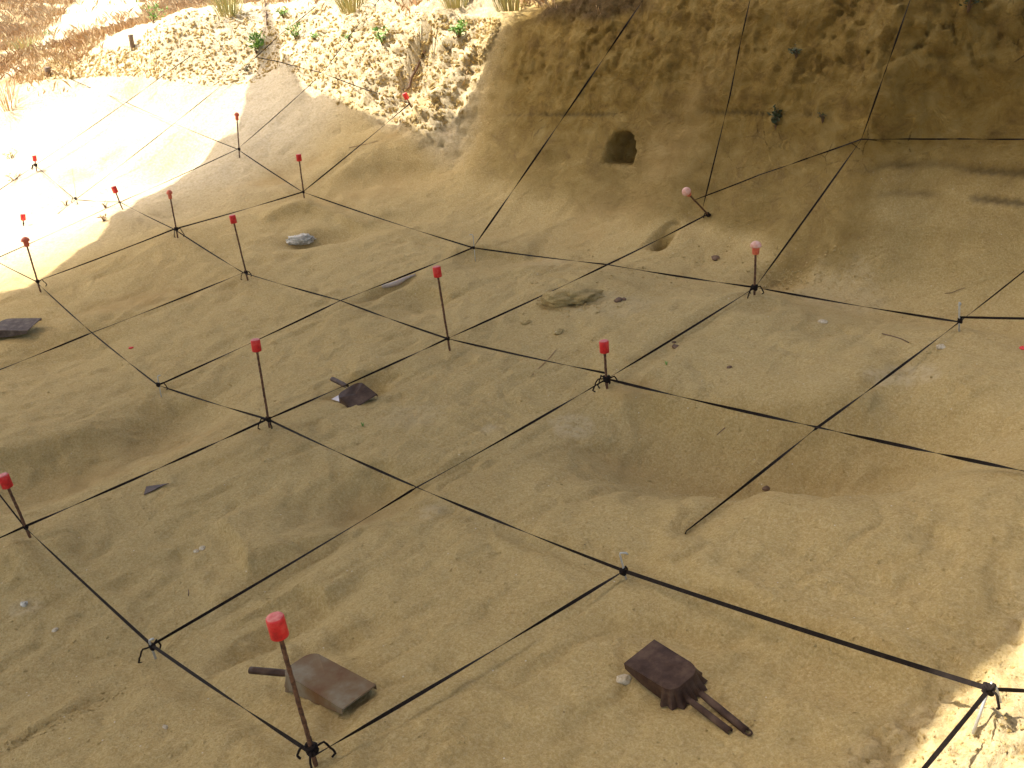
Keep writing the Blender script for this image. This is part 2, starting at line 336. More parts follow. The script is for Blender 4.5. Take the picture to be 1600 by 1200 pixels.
class MB:
    def __init__(s): s.v = []; s.f = []
    def add(s, V, F):
        o = len(s.v); s.v += [tuple(float(c) for c in p) for p in V]; s.f += [tuple(o+i for i in f) for f in F]; return s
    def build(s, name, m, parent=None, smooth_=True, origin=None):
        me = bpy.data.meshes.new(name)
        V = s.v
        if origin is not None: V = [(p[0]-origin[0], p[1]-origin[1], p[2]-origin[2]) for p in V]
        me.from_pydata(V, [], s.f); me.materials.append(m)
        if smooth_: me.polygons.foreach_set('use_smooth', [True]*len(me.polygons))
        me.update()
        o = bpy.data.objects.new(name, me); col.objects.link(o)
        if parent is not None: o.parent = parent
        elif origin is not None: o.location = [float(c) for c in origin]
        return o
    def tube(s, pts, r, n=8, cap=True):
        pts = [Vector([float(c) for c in p]) for p in pts]; k = len(pts); rs = r if isinstance(r, (list, tuple)) else [r]*k
        V = []; ref = None
        for i, p in enumerate(pts):
            d = (pts[min(i+1, k-1)]-pts[max(i-1, 0)])
            d = d.normalized() if d.length > 1e-9 else Vector((0, 0, 1))
            if ref is None: ref = d.orthogonal().normalized()
            ref = (ref-d*ref.dot(d)); ref = ref.normalized() if ref.length > 1e-6 else d.orthogonal().normalized()
            b = d.cross(ref)
            for j in range(n):
                a = 2*math.pi*j/n; V.append(p+ref*math.cos(a)*rs[i]+b*math.sin(a)*rs[i])
        F = [(i*n+j, i*n+(j+1) % n, (i+1)*n+(j+1) % n, (i+1)*n+j) for i in range(k-1) for j in range(n)]
        if cap: F += [tuple(range(n))[::-1], tuple((k-1)*n+j for j in range(n))]
        return s.add(V, F)
    def lathe(s, prof, base, axis, n=20):
        z = Vector(axis).normalized(); x = z.orthogonal().normalized(); y = z.cross(x); b = Vector([float(c) for c in base])
        V = []; 
        for r, h in prof:
            for j in range(n):
                a = 2*math.pi*j/n; V.append(b+z*h+(x*math.cos(a)+y*math.sin(a))*r)
        k = len(prof)
        F = [(i*n+j, i*n+(j+1) % n, (i+1)*n+(j+1) % n, (i+1)*n+j) for i in range(k-1) for j in range(n)]
        F += [tuple(range(n))[::-1], tuple((k-1)*n+j for j in range(n))]
        return s.add(V, F)

# ------------------------------------------------------------------ ground sheet (curvilinear grid, denser near the camera and on steep faces)
S0 = 0.0052
def spaced(a, b, dens):
    t = np.linspace(a, b, 40001); d = dens(t); c = np.concatenate([[0], np.cumsum((d[1:]+d[:-1])/2*np.diff(t))]); n = int(c[-1])+2
    return np.interp(np.linspace(0, c[-1], n), c, t)
def xd(x):
    r = np.maximum(1.75, 1.64-x+.75); d = 1/(S0*r)
    d = np.where(x > 1.75, d*np.exp(-(x-1.75)*1.0), d); d = np.where((x < -3.0) & (x > -8), d*1.25, d)
    d = np.where((x > -3.3) & (x < -1.9), d*1.3, d)
    return np.where(x < -12, 1/(.0052*np.abs(x)*(1+np.clip(-12-x, 0, 12)*.6)), d)
xs = spaced(-120, 8, xd)
ys_c = np.concatenate([np.linspace(-6, -2, 12, endpoint=False), np.linspace(-2, 5.6, 700, endpoint=False), np.geomspace(5.6, 120, 120)])
NR = 700
XX, YC = np.meshgrid(xs, ys_c, indexing='ij')
ZC = base_z(XX, YC)
dz = np.gradient(ZC, axis=1)/np.gradient(YC, axis=1)
R = np.hypot(XX-CAM[0], YC-CAM[1])
dens = np.sqrt(1+(1.25*dz)**2)/(np.maximum(R, 1.9))
ang = np.arctan2(YC-CAM[1], CAM[0]-XX)             # 0 along -x
vis = smooth(-.25, .05, ang)*(1-.75*smooth(1.95, 2.3, ang))
dens *= .12+.88*vis
dens = np.where(YC > 5.0, dens*.45, dens)
for _ in range(3):
    dens[1:-1] = (dens[:-2]+dens[1:-1]*2+dens[2:])/4
cum = np.concatenate([np.zeros((len(xs), 1)), np.cumsum((dens[:, 1:]+dens[:, :-1])/2*np.diff(YC, axis=1), axis=1)], axis=1)
YY = np.empty((len(xs), NR))
for i in range(len(xs)):
    YY[i] = np.interp(np.linspace(0, cum[i, -1], NR), cum[i], ys_c)
XX = np.repeat(xs[:, None], NR, 1)
x = XX.ravel(); y = YY.ravel()
z = base_z(x, y)+detail_z(x, y)
P = np.stack([x, y, z], 1); NX = len(xs)
_pn = {'O':(0,0,492,1180),'P':(0,1,975,892),'X4':(0,2,1275,667),'R':(0,3,1499,503),'N':(-1,0,237,1008),'X1':(-1,1,650,762),'D':(-1,2,948,592),'E':(-1,3,1180,449),
 'A':(-2,0,38,823),'B':(-2,1,418,655),'C':(-2,2,699,529),'X3':(-2,3,948,414),'F':(-2,4,1105,335),'M':(-3,1,247,602),'X2':(-3,2,531,470),'G':(-3,3,739,387),'XE':(-4,1,143,520),
 'H':(-4,2,380,426),'K':(-5,1,56,440),'J':(-5,2,272,358),'I':(-5,3,473,300),'XG':(-6,2,187,316),'L':(-6,3,371,233),'V':(-7,2,118,312),'Q':(1,1,1545,1076),'T':(-5,4,640,162),
 'Z':(1,2,1640,744),'W':(0,1.3,1075,822),'Y':(.6,3.1,1640,498),'U':(-8,2,55,258),'h3':(-7,3,277,189),'i3':(-8,3,197,160)}
_pp = {}
for _k, (_a, _b, _px, _py) in _pn.items():
    _d = ray(_px, _py); _t = ((_a-CAM[0])*_d[0]+(_b-CAM[1])*_d[1])/(_d[0]**2+_d[1]**2); _pp[_k] = CAM+_d*_t
_segs = 'O-P P-Q N-X1 X1-D D-E A-B B-C C-X3 X3-F M-X2 X2-G XE-H K-J J-I I-T A-N N-O K-XE XE-M M-B B-X1 X1-P J-H H-X2 X2-C C-D D-X4 X4-Z I-G G-X3 X3-E E-R W-X4 X4-R R-Y L-XG L-I J-XG XG-V V-U V-h3 L-i3 U-i3'.split()
def carve(x, y, z, marg):
    for _s in _segs:
        _a, _b = [_pp[q] for q in _s.split('-')]; _m = (x > min(_a[0], _b[0])-.4) & (x < max(_a[0], _b[0])+.4) & (y > min(_a[1], _b[1])-.4) & (y < max(_a[1], _b[1])+.4) & ((y < 3.5) | (x < -4.6))
        _i = np.nonzero(_m)[0]; _d = _b[:2]-_a[:2]; _t = np.clip(((x[_i]-_a[0])*_d[0]+(y[_i]-_a[1])*_d[1])/(_d@_d), 0, 1)
        _q = np.hypot(x[_i]-_a[0]-_t*_d[0], y[_i]-_a[1]-_t*_d[1]); _sag = .004*4*_t*(1-_t)
        _lim = _a[2]+(_b[2]-_a[2])*_t-_sag-marg-.004*np.hypot(_a[0]-CAM[0], _a[1]-CAM[1])/4+.30*_q+(_q/.16)**4*.05
        _ex = z[_i]-_lim; z[_i] = np.where(_ex > -.02, _lim-.02+.02*np.tanh(np.clip(_ex+.02, 0, 9)/.02), z[_i])
    return z
P[:, 2] = z = carve(x, y, z, .028)
G = P.reshape(NX, NR, 3)
def normals(G):
    a = np.gradient(G, axis=0); b = np.gradient(G, axis=1); n = np.cross(a, b); n /= np.linalg.norm(n, axis=2, keepdims=True)+1e-12
    return n
N = normals(G)
for _ in range(2):
    N[1:-1] = N[:-2]+N[1:-1]*2+N[2:]; N[:, 1:-1] = N[:, :-2]+N[:, 1:-1]*2+N[:, 2:]
N /= np.linalg.norm(N, axis=2, keepdims=True); N = N.reshape(-1, 3)
steep = 1-np.abs(N[:, 2])
far = np.hypot(x-CAM[0], y-CAM[1])
wall = smooth(.12, .4, steep)*smooth(3.2, 3.8, y)*(1-smooth(5.2, 5.8, y))            # the cut section
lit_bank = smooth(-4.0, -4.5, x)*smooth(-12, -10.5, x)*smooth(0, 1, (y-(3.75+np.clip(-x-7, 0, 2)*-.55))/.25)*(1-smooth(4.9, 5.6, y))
plateau = np.maximum(smooth(4.45, 4.9, y)*smooth(1.25, 1.5, z), smooth(-8.9, -9.8, x)*smooth(.85, 1.15, z))
upper = wall*smooth(-4.2, -3.6, x)*smooth(.75, 1.2, z+.18*fbm(P, 2.0, 3, 3)+.10*smooth(-1.5, -.2, x)*-1)
# displacement
D = fbm(P, .9, 3, 1)*.02*(1-plateau)+fbm(P, 3.5, 4, 4)*.013+fbm(P, 14, 3, 8)*.0035
rid = 1-np.abs(fbm(P*np.array([1, .6, 1]), 5.5, 3, 31)); D += -(smooth(.86, .98, rid))*.008*(1-wall)
D += fbm(P, 34, 3, 9, .7)*.0024*smooth(9, 3, far)*smooth(-.3, .2, fbm(P, 1.1, 2, 19))
tq = (fbm(P, 1.5, 3, 12)*.5+.5)*9; D += (np.floor(tq)+smooth(.35, .65, tq-np.floor(tq))-tq)*.012*(1-plateau)*(1-wall)
w1, w2, wi = worley(P+.05*fbm(P, 6, 2, 22)[:, None], 4.2, 24); D -= smooth(.34, .12, w1)*.012*(wi > .45)*(1-wall)
D *= .9
# scraped facets on the lower section
D += wall*(fbm(P*np.array([.6, 1, 1.6]), 6, 4, 40)*.018+fbm(P*np.array([2.4, 1, .35]), 9, 4, 44, .7)*.016*smooth(.7, 1.0, z))
idx = np.nonzero((upper > .02) & (far < 14))[0]
Pw = P[idx]+.05*np.stack([fbm(P[idx], 5, 2, 50), fbm(P[idx], 5, 2, 52), fbm(P[idx], 5, 2, 54)], 1)
d1, d2, iv = worley(Pw*np.array([1, .8, .8]), 7.5, 60)
e1, e2, iw = worley(Pw, 14.0, 70)
msk = smooth(-.35, .25, fbm(P[idx], 1.6, 3, 57))
D[idx] += upper[idx]*((iv-.5)*.030*msk*smooth(-2.5, -2.1, x[idx])*smooth(-.3, -.8, x[idx])-smooth(.07, .0, d2-d1)*.022*msk-smooth(.80, .97, 1-np.abs(fbm(P[idx]*np.array([1, 1, .8]), 3.2, 4, 79)))*.010+(iw-.5)*.010-smooth(.12, 0, e2-e1)*.006+fbm(P[idx], 3, 2, 78)*.016+fbm(P[idx]*np.array([1.3, 1, .6]), 10, 5, 77, .8)*.020)
idx = np.nonzero((lit_bank > .02) & (far < 16))[0]
e1, e2, iw = worley(P[idx]+.03*fbm(P[idx], 9, 2, 90)[:, None], 17.0, 80)
g1, g2, ix = worley(P[idx], 8.0, 83)
D[idx] += lit_bank[idx]*(.5+.8*smooth(-6.5, -5, x[idx]))*((iw-.5)*.03+(ix-.5)*.02+fbm(P[idx], 4, 3, 96)*.035+fbm(P[idx], 14, 4, 95, .85)*.06)
# sunlit broken lump at the near right
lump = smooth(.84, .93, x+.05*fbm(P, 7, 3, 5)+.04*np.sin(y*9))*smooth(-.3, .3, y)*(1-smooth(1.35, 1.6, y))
idx = np.nonzero(lump > .02)[0]
e1, e2, iw = worley(P[idx], 11.0, 110)
D[idx] += lump[idx]*((iw-.5)*.022+fbm(P[idx], 12, 4, 97, .65)*.030+fbm(P[idx], 34, 4, 99, .8)*.022-smooth(.10, 0, e2-e1)*.006)
# strata on the right part of the section: recessed dark bands
def band(z0, w, x0, x1, seed):
    zz = z+.035*fbm(np.stack([x*1.0, 0*x, 0*x+seed], 1), 2.6, 3, seed)
    return smooth(w, w*.3, np.abs(zz-z0))*smooth(x0, x0+.35, x)*smooth(x1, x1-.35, x)*wall
b1 = band(.69, .022, -1.1, 4, 200); b2 = band(.54, .022, -1.1, 3, 205); b3 = band(.80+.05*(x+3.6), .013, -4.0, -1.2, 209)
strata = np.clip(b1*(.45+.55*smooth(-.2, .3, fbm(P, 3, 2, 211)))+b2*smooth(-.3, .2, fbm(P, 3, 2, 212))+.8*b3*smooth(-.3, .2, fbm(P, 2.5, 2, 213)), 0, 1)
D -= strata*.012
# holes dug into the section
def hole(px, py, hw, hh, depth, arch=True, zoff=0.0):
    c = hit0(px, py); ax = (x-c[0])/hw; az = (z-c[2]-zoff)/hh
    if arch: w_ = np.sqrt(np.clip(1-(np.clip(az+1, 0, 2.1)/2.12)**2.4, .01, 1)); ins = smooth(1.0, .82, np.abs(ax)/w_)*smooth(1.05, .85, az)*smooth(-1.05, -.9, az)
    else: ins = smooth(1.05, .8, np.sqrt(ax**2+az**2))
    return ins*depth*wall_any
wall_any = smooth(3.5, 3.65, y)*(1-smooth(4.7, 4.9, y))
niche = hole(971, 231, .112, .094, .15)
burrow = hole(1029, 378, .075, .095, .035, False)
pits_ = hole(738, 100, .08, .09, .07, False)+hole(722, 128, .06, .08, .06, False)+hole(690, 118, .06, .04, .05, False)+hole(500, 58, .08, .05, .06, False)+hole(590, 45, .05, .06, .05, False)+hole(672, 155, .05, .03, .04, False)
HOLE = niche+burrow+pits_
P2 = P+N*D[:, None]; P2[:, 1] += HOLE*.9
P2[:, 2] -= HOLE*.12
P2[:, 2] = carve(P2[:, 0].copy(), P2[:, 1].copy(), P2[:, 2].copy(), .012)
# far grass plateau roughness
P2[:, 2] += plateau*smooth(0, 1, far/10)*fbm(P, 1.1, 4, 130)*.05
P2[:, 2] += smooth(14, 40, far)*fbm(P, .25, 3, 133)*.35
G2 = P2.reshape(NX, NR, 3)
# zones for the soil colours (other soil, turf, and painted shade or sun)
brown = np.clip(upper*1.0+(.6*(1-.75*smooth(-1.0, -.85, x)*smooth(.85, .55, z))+.4*smooth(.45, 1.0, z+.1*fbm(P, 2, 2, 170)))*wall*smooth(-4.4, -3.6, x), 0, 1)  # brown wall soil; its darker top also stands in for roof shade
brown = np.clip(brown+1.5*(niche+burrow*.6)/.2, 0, 1)  # inside of the holes darkened by colour, standing in for shade
humus_shade = np.clip(smooth(-4.1, -3.7, x)*smooth(1.36, 1.46, z+.05*fbm(P, 5, 3, 171))*smooth(-2.6, -3.0, x)*(z < 1.6)+smooth(-.9, -.3, x)*smooth(1.35, 1.6, z+.15*fbm(P, 3, 3, 172)), 0, 1)*wall  # humus at the top right; the rim band is painted overhang shade
pale = np.zeros(len(x))
for px, py, rr in [(672,795,.06),(1420,592,.10),(1450,600,.05),(890,660,.09),(765,668,.04),(1380,600,.06),(960,480,.20),(840,412,.16),(1300,470,.25),(38,945,.05),(640,650,.15)]:
    c = hit0(px, py); q = np.hypot(x-c[0], y-c[1])/rr; q = q+.5*fbm(P, 8, 3, 140); a = .95 if rr < .12 else .45
    pale = np.maximum(pale, a*smooth(1.15, .75, q))
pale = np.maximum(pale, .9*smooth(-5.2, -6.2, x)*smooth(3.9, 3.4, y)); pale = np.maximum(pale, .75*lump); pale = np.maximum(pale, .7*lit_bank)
turf = plateau*smooth(-.35, .05, fbm(P, 2.2, 3, 150)+.12)
pth = smooth(1.5, .7, np.abs((y-4.6)-(-(x+13))*.42)+.5*fbm(P, .7, 2, 153))*smooth(-12, -13.5, x)*smooth(-34, -26, x)
turf = np.clip(turf-.9*pth, 0, 1); pale = np.maximum(pale, pth*.8)
ochre = np.zeros(len(x))
for px, py, rw, rd in [(270,680,80,.2),(150,720,100,.15),(1230,720,110,.16),(1290,740,90,.12),(950,690,50,.08),(590,770,60,.1),(450,270,80,.12),(560,300,120,.2),(1200,445,50,.1),(210,470,80,.14),(960,340,140,.2),(990,620,40,.07),(278,247,48,.22),(150,258,60,.2),(640,205,60,.1)]:
    ochre = np.maximum(ochre, gauss(x, y, px, py, rw, rd, 1.0))
ochre *= .4+.6*smooth(-.3, .3, fbm(P, 5, 3, 160))
sunlit_pale = np.clip(np.maximum(np.maximum(smooth(-4.9, -6.7, x+.35*fbm(P, 1.2, 3, 180))*(1-turf), .8*lit_bank), .35*lump*smooth(.9, 1.1, x)), 0, 1)*(1-.9*ochre)  # pale dry soil plus sunlit whiteness put into the colour
bowl_shade = .34*gauss(x, y, 282, 248, 52, .28, 1.0)*(.5+.5*smooth(-.3, .2, fbm(P, 6, 3, 190)))+.10*gauss(x, y, 160, 258, 60, .2, 1.0)  # tan bowl in the sun, its hollow's shade put into the colour
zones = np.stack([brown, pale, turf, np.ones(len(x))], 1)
zones2 = np.stack([np.clip(strata+.0*x, 0, 1), np.clip(ochre, 0, 1), np.clip(humus_shade+.35*smooth(.03, .1, niche)+bowl_shade, 0, 1), sunlit_pale], 1)  # third channel: humus with painted rim, niche and bowl shade

me = bpy.data.meshes.new('ground'); nv = NX*NR
me.vertices.add(nv); me.vertices.foreach_set('co', P2.astype(np.float32).ravel())
ii = np.arange(nv).reshape(NX, NR); Q = np.stack([ii[:-1, :-1], ii[1:, :-1], ii[1:, 1:], ii[:-1, 1:]], -1).reshape(-1, 4)
me.loops.add(Q.size); me.loops.foreach_set('vertex_index', Q.astype(np.int32).ravel())
me.polygons.add(len(Q)); me.polygons.foreach_set('loop_start', np.arange(0, Q.size, 4, dtype=np.int32)); me.polygons.foreach_set('loop_total', np.full(len(Q), 4, np.int32))
me.polygons.foreach_set('use_smooth', np.ones(len(Q), bool)); me.update(calc_edges=True)
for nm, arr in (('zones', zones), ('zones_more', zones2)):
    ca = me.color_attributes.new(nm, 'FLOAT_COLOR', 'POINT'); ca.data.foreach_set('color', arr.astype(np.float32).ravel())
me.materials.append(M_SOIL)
ground = bpy.data.objects.new('ground', me); col.objects.link(ground); tag(ground, kind='structure')
ground['label'] = 'pale yellow dug soil floor rising into a cut earth section'
print('ground', NX, NR, nv)
bvh = BVHTree.FromPolygons([tuple(p) for p in P2.tolist()], Q.tolist())
def hit(px, py):
    d = ray(px, py); h = bvh.ray_cast(Vector(CAM.tolist()), Vector(d.tolist()).normalized())
    return (np.array(h[0]), np.array(h[1])) if h[0] is not None else (hit0(px, py), np.array([0, 0, 1.0]))
def drop(x_, y_):
    h = bvh.ray_cast(Vector((float(x_), float(y_), 8)), Vector((0, 0, -1)))
    return (h[0].z, h[1]) if h[0] is not None else (0.0, Vector((0, 0, 1)))
def on_ray_near(px, py, X, Y):            # the point of that line of sight nearest the upright through X, Y
    d = ray(px, py); dh = d[:2]; t = ((X-CAM[0])*dh[0]+(Y-CAM[1])*dh[1])/(dh@dh); return CAM+d*t

# ------------------------------------------------------------------ unseen shelter roof, its outline shaped to cast the shadow edge
ROOF_Z = 4.1
edge_px = [(-150,470),(0,458),(40,450),(80,425),(120,392),(160,365),(185,330),(215,312),(270,288),(318,252),(335,225),(372,205),(383,160),(390,125),(402,88),(412,30),(417,2),(424,30),(436,76),(435,104),(441,90),(447,86),(456,112),(470,140),(488,156),(500,148),(520,156),(545,170),(580,182),(625,188),(645,203),(662,213),(690,204),(700,192),(722,176),(738,140),(758,100),(763,70),(774,46),(800,40)]
def sun_to_roof(p):
    t = (ROOF_Z-p[2])/SUN[2]; return (p[0]+SUN[0]*t, p[1]+SUN[1]*t)
poly = [sun_to_roof(hit(a, b)[0]) for a, b in edge_px]
right_px = [(1600,960),(1570,995),(1535,1030),(1505,1060),(1478,1085),(1455,1120),(1430,1150),(1412,1180),(1395,1200)]
rp = [sun_to_roof(hit(a, b)[0]) for a, b in right_px]

def slab(pts, z0, z1):
    m = MB(); k = len(pts); m.v = [(float(a), float(b), z0) for a, b in pts]+[(float(a), float(b), z1) for a, b in pts]
    from mathutils.geometry import tessellate_polygon
    tri = tessellate_polygon([[Vector((a, b, 0)) for a, b in pts]])
    for t in tri:
        a, b, c = [Vector((pts[q][0], pts[q][1], 0)) for q in t]
        if (b-a).cross(c-a).z < 0: t = (t[0], t[2], t[1])
        m.f.append((t[0]+k, t[1]+k, t[2]+k)); m.f.append((t[2], t[1], t[0]))
    for q in range(k): m.f.append((q, (q+1) % k, (q+1) % k+k, q+k))
    return m
xr = sum(p[0] for p in rp)/len(rp)
outline = [(-7.6, -6.5)]+poly+[(-4.4, 3.86), (-3.0, 3.95), (xr, 3.98)]+rp+[(xr, -6.5)]  # near side run on behind the camera to cut sky fill
can = empty('unseen_shade_roof', (-3, 0, 0), 'unseen shade canopy over the dug floor, its edge shaped to draw the shadow line', 'canopy')
def kid(m, name, mt, parent, sm=False):
    o = m.build(name, mt, None, sm); o.parent = parent; o.matrix_parent_inverse = Matrix.Translation(-Vector(parent.location)); return o
kid(slab(outline, ROOF_Z, ROOF_Z+.05), 'unseen_roof_sheet', M_UNSEEN_ROOF, can)
for px_, py_ in ((-7.3, -6.3), (xr-.15, -6.3), (xr-.15, 5.4)):
    kid(MB().tube([(px_, py_, drop(px_, py_)[0]-.2), (px_, py_, ROOF_Z-.002)], .045, 12), 'post', M_WOOD, can, True)
kid(slab([(xr-.2, -6.4), (xr-.1, -6.4), (xr-.1, 5.45), (xr-.2, 5.45)], ROOF_Z-.13, ROOF_Z-.004), 'unseen_roof_beam', M_WOOD, can)
can2 = empty('unseen_shade_roof', (3, 0, 0), 'second unseen canopy added to dim the skylight, leaving a sunlit slot', 'canopy')
kid(slab([(xr+.80, -6.5), (6, -6.5), (6, 4.0), (xr+.80, 4.0)], ROOF_Z, ROOF_Z+.05), 'unseen_roof_sheet', M_UNSEEN_ROOF, can2)  # unseen second roof, added to cut skylight on the near floor
for px_, py_ in ((xr+.95, -6.3), (5.8, -6.3), (5.8, 3.8)):
    kid(MB().tube([(px_, py_, drop(px_, py_)[0]-.2), (px_, py_, ROOF_Z-.002)], .045, 12), 'post', M_WOOD, can2, True)

# ------------------------------------------------------------------ stakes
Z3 = np.array([0, 0, 1.0])
def loose_end(m, p, dirs, r=.0028):
    pts = [np.array(p)]
    for d in dirs: pts.append(pts[-1]+np.array(d))
    # smooth the wire a little
    q = []
    for i in range(len(pts)-1):
        for t in (0, .33, .66): q.append(pts[i]*(1-t)+pts[i+1]*t+np.array([rng.uniform(-1, 1), rng.uniform(-1, 1), rng.uniform(-1, 1)])*.0012)
    q.append(pts[-1]); m.tube(q, r, 6)
def knot_mesh(c, ax, size=.011, ends=2, big=1.0):
    m = MB(); ax = np.array(ax)/np.linalg.norm(ax); X = np.array(Vector(ax).orthogonal().normalized()); Y = np.cross(ax, X)
    for k in range(3):
        h = (k-1)*.006*big; a0 = rng.uniform(0, 6); pts = []
        for j in range(13):
            a = a0+2*math.pi*j/12; rr = size*.8*big*(1+.12*math.sin(3*a+k))
            pts.append(np.array(c)+X*math.cos(a)*rr+Y*math.sin(a)*rr+ax*(h+.003*math.sin(2*a+k)))
        m.tube(pts, .0036*big, 6)
    m.lathe([(.002, -.010*big), (.008*big, -.007*big), (.0105*big, 0), (.008*big, .007*big), (.002, .010*big)], c, ax, 10)
    for k in range(ends):
        a = rng.uniform(0, 6.28); o = X*math.cos(a)+Y*math.sin(a); L = rng.uniform(.012, .024)*big
        loose_end(m, np.array(c)+o*size*.6, [o*L+Z3*.004, o*L*.5-Z3*L*.9, o*L*.35-Z3*L*.8, -o*L*.4-Z3*L*.3])
    return m
def near_node(px):
    for k_, (a_, b_, u_, v_) in _pn.items():
        if px is not None and math.hypot(u_-px[0], v_-px[1]) < 9: return _pp[k_]
    return None
def foot(base_px, knot_px):
    k = near_node(knot_px)
    if k is None: return None, hit(*base_px)[0]
    off = _r[:2]*(base_px[0]-knot_px[0])*np.linalg.norm(k-CAM)/FPX; X, Y = k[0]+off[0], k[1]+off[1]
    return k, np.array([X, Y, drop(X, Y)[0]])
def stake(label, cap_px, base_px, cap='red', knot_px=None, grp='red-capped grid stakes', rad=.0052, ends=2, ground_hit=True, kb=1.0, sizek=1.0):
    kn, b = foot(base_px, knot_px) if ground_hit is True else (None, hit(*base_px)[0])
    top = on_ray_near(cap_px[0], cap_px[1], b[0], b[1])
    if isinstance(ground_hit, (int, float)) and ground_hit is not True: top = CAM+ray(*cap_px)*ground_hit
    ax = top-b; L = np.linalg.norm(ax); ax = ax/L
    root = empty('grid_stake', b, label, 'stake', grp)
    q = Vector((0, 0, 1)).rotation_difference(Vector(ax)); 
    X = np.array(Vector(ax).orthogonal().normalized()); Y = np.cross(ax, X)
    m = MB(); n = max(10, int(L/.012)); pts = []; rs = []
    for i in range(n+1):
        t = -.06+(L+.06)*i/n; pts.append(ax*t+(X*math.sin(i*.7)+Y*math.cos(i*.5))*.0004); rs.append(rad*(1+(.10 if i % 2 else -.06)))
    m.tube(pts, rs, 10); r_ = m.build('rod', M_ROD, root)
    R_ = .0195*sizek
    if cap == 'red':
        mm = MB().lathe([(R_*.96, -.026), (R_, -.025), (R_*1.0, .018), (R_*.97, .0215), (R_*.9, .0225)], ax*L, ax, 28)
        c_ = mm.build('cap', M_RED, root)
        for p in c_.data.polygons: p.use_smooth = len(p.vertices) == 4
        t_ = MB().lathe([(R_*.90, .0226), (R_*.89, .0236), (R_*.5, .0238), (.001, .0236)], ax*L, ax, 28).build('cap_top', M_REDTOP, c_)
    else:
        mt = {'orange': M_ORANGE, 'pink': M_ORANGE}[cap]
        mm = MB().lathe([(R_*.62, -.034), (R_*.80, -.032), (R_*.86, -.004), (R_*.84, .0)], ax*L, ax, 24); c_ = mm.build('cap', mt, root)
        dm = MB().lathe([(R_*.84, .0002), (R_*1.30, .001), (R_*1.34, .006), (R_*1.2, .015), (R_*.85, .023), (R_*.4, .0275), (.001, .0285)], ax*L, ax, 28)
        dm.build('cap_dome', M_PINK if cap == 'pink' else M_ORANGE, c_)
    if knot_px is not None:
        k = on_ray_near(knot_px[0], knot_px[1], b[0], b[1]) if kn is None else kn
        t = float((k-b)@ax); knot_mesh(ax*t, ax, .010, ends, kb).build('tape_knot', M_TAPE, root)
        return root, b+ax*t
    return root, b+ax*L*.2
def hook(label, base_px, top_px, knot_px, bend, r=.0028, grp='galvanised wire tent pegs', ends=2, kb=1.0):
    kn, b = foot(base_px, knot_px)
    top = on_ray_near(top_px[0], top_px[1], b[0], b[1]); root = empty('wire_peg', b, label, 'tent peg', grp)
    ax = top-b; L = np.linalg.norm(ax); rr = _r*bend[0]+_u*bend[1]
    pts = [-ax/L*.05, ax*.3, ax*.7, ax*.93, ax+rr*.12, ax+rr*.5, ax+rr*.8, ax+rr-ax/L*.004]
    MB().tube(pts, r, 8).build('wire', M_HOOK, root)
    k = on_ray_near(knot_px[0], knot_px[1], b[0], b[1]); knot_mesh(k-b, ax/L, .008, ends, kb).build('tape_knot', M_TAPE, root)
    return root, k
K = {}
_, K['O'] = stake('red-capped rusty stake leaning over the worn dustpan, nearest the camera', (433,978), (494,1196), knot_px=(489,1169), kb=1.3, ends=4)
_, K['B'] = stake('red-capped stake left of the middle with a looped knot at its foot', (400,539), (419,675), knot_px=(418,655), ends=2)
_, K['C'] = stake('tall bare red-capped stake without loose knot ends in the middle of the floor', (683,424), (699,550), knot_px=(697,530), ends=0, kb=.8)
_, K['D'] = stake('short red-capped stake wrapped in black tape with many loose ends', (944,541), (949,617), knot_px=(949,592), ends=5, kb=1.4)
_, K['E'] = stake('stake with dusty pink mushroom cap standing upright near the foot of the earth wall', (1181,386), (1179,458), 'pink', (1180,448), 'mushroom-capped stakes', ends=3, kb=1.3)
_, K['F'] = stake('leaning stake with dusty pink mushroom cap stuck into the foot of the earth wall', (1073,300), (1108,337), 'pink', (1104,333), 'mushroom-capped stakes', ends=1, kb=1.2, ground_hit=float(np.linalg.norm((hit(1108,337)[0]-CAM))/np.linalg.norm(ray(1090,320)))*.955)
_, K['A'] = stake('red-capped stake at the left edge of the picture on a small mound', (8,751), (42,840), knot_px=(38,823), ends=1, kb=.8)
_, K['H'] = stake('red-capped stake just left of and below the white plaster lump', (364,342), (386,443), knot_px=(381,427), ends=3)
_, K['K'] = stake('stake with orange mushroom cap against the sunlit floor at the left', (40,377), (59,457), 'orange', (56,440), 'mushroom-capped stakes', ends=1)
_, K['J'] = stake('stake with small orange cap just inside the shadow edge, tape loop at its foot', (265,303), (275,374), 'orange', (272,358), 'mushroom-capped stakes', ends=2, kb=1.2, sizek=.78)
_, K['I'] = stake('red-capped stake up the slope behind the white plaster lump', (467,246), (474,310), knot_px=(473,300), ends=0, kb=.8)
_, K['L'] = stake('orange-capped stake on the ledge at the corner where sun meets shadow', (370,181), (372,252), 'orange', (371,233), 'mushroom-capped stakes', ends=0, sizek=.8)
_, K['T'] = stake('red-capped stake at the foot of the sunlit crumbly bank', (634,150), (641,187), knot_px=(638,163), ends=0, kb=.7)
_, K['U'] = stake('short red-capped stake in the full sun at the far left, knotted at its foot', (54,247), (55,262), knot_px=(55,257), ends=3, kb=1.3, sizek=.9)
_, K['XG'] = stake('red-capped stake leaning in the sun by the curved shadow edge', (179,296), (191,320), knot_px=(189,316), ends=0, kb=.6)
_, K['X'] = stake('red-capped stake standing low in the glare of the white sunlit floor', (36,339), (37,353), knot_px=(37,349), ends=0, kb=.6)
_, K['M'] = hook('wire peg at the brink of the dark hollow on the left, tape tail hanging', (248,622), (246,588), (247,601), (.014, .006), ends=1)
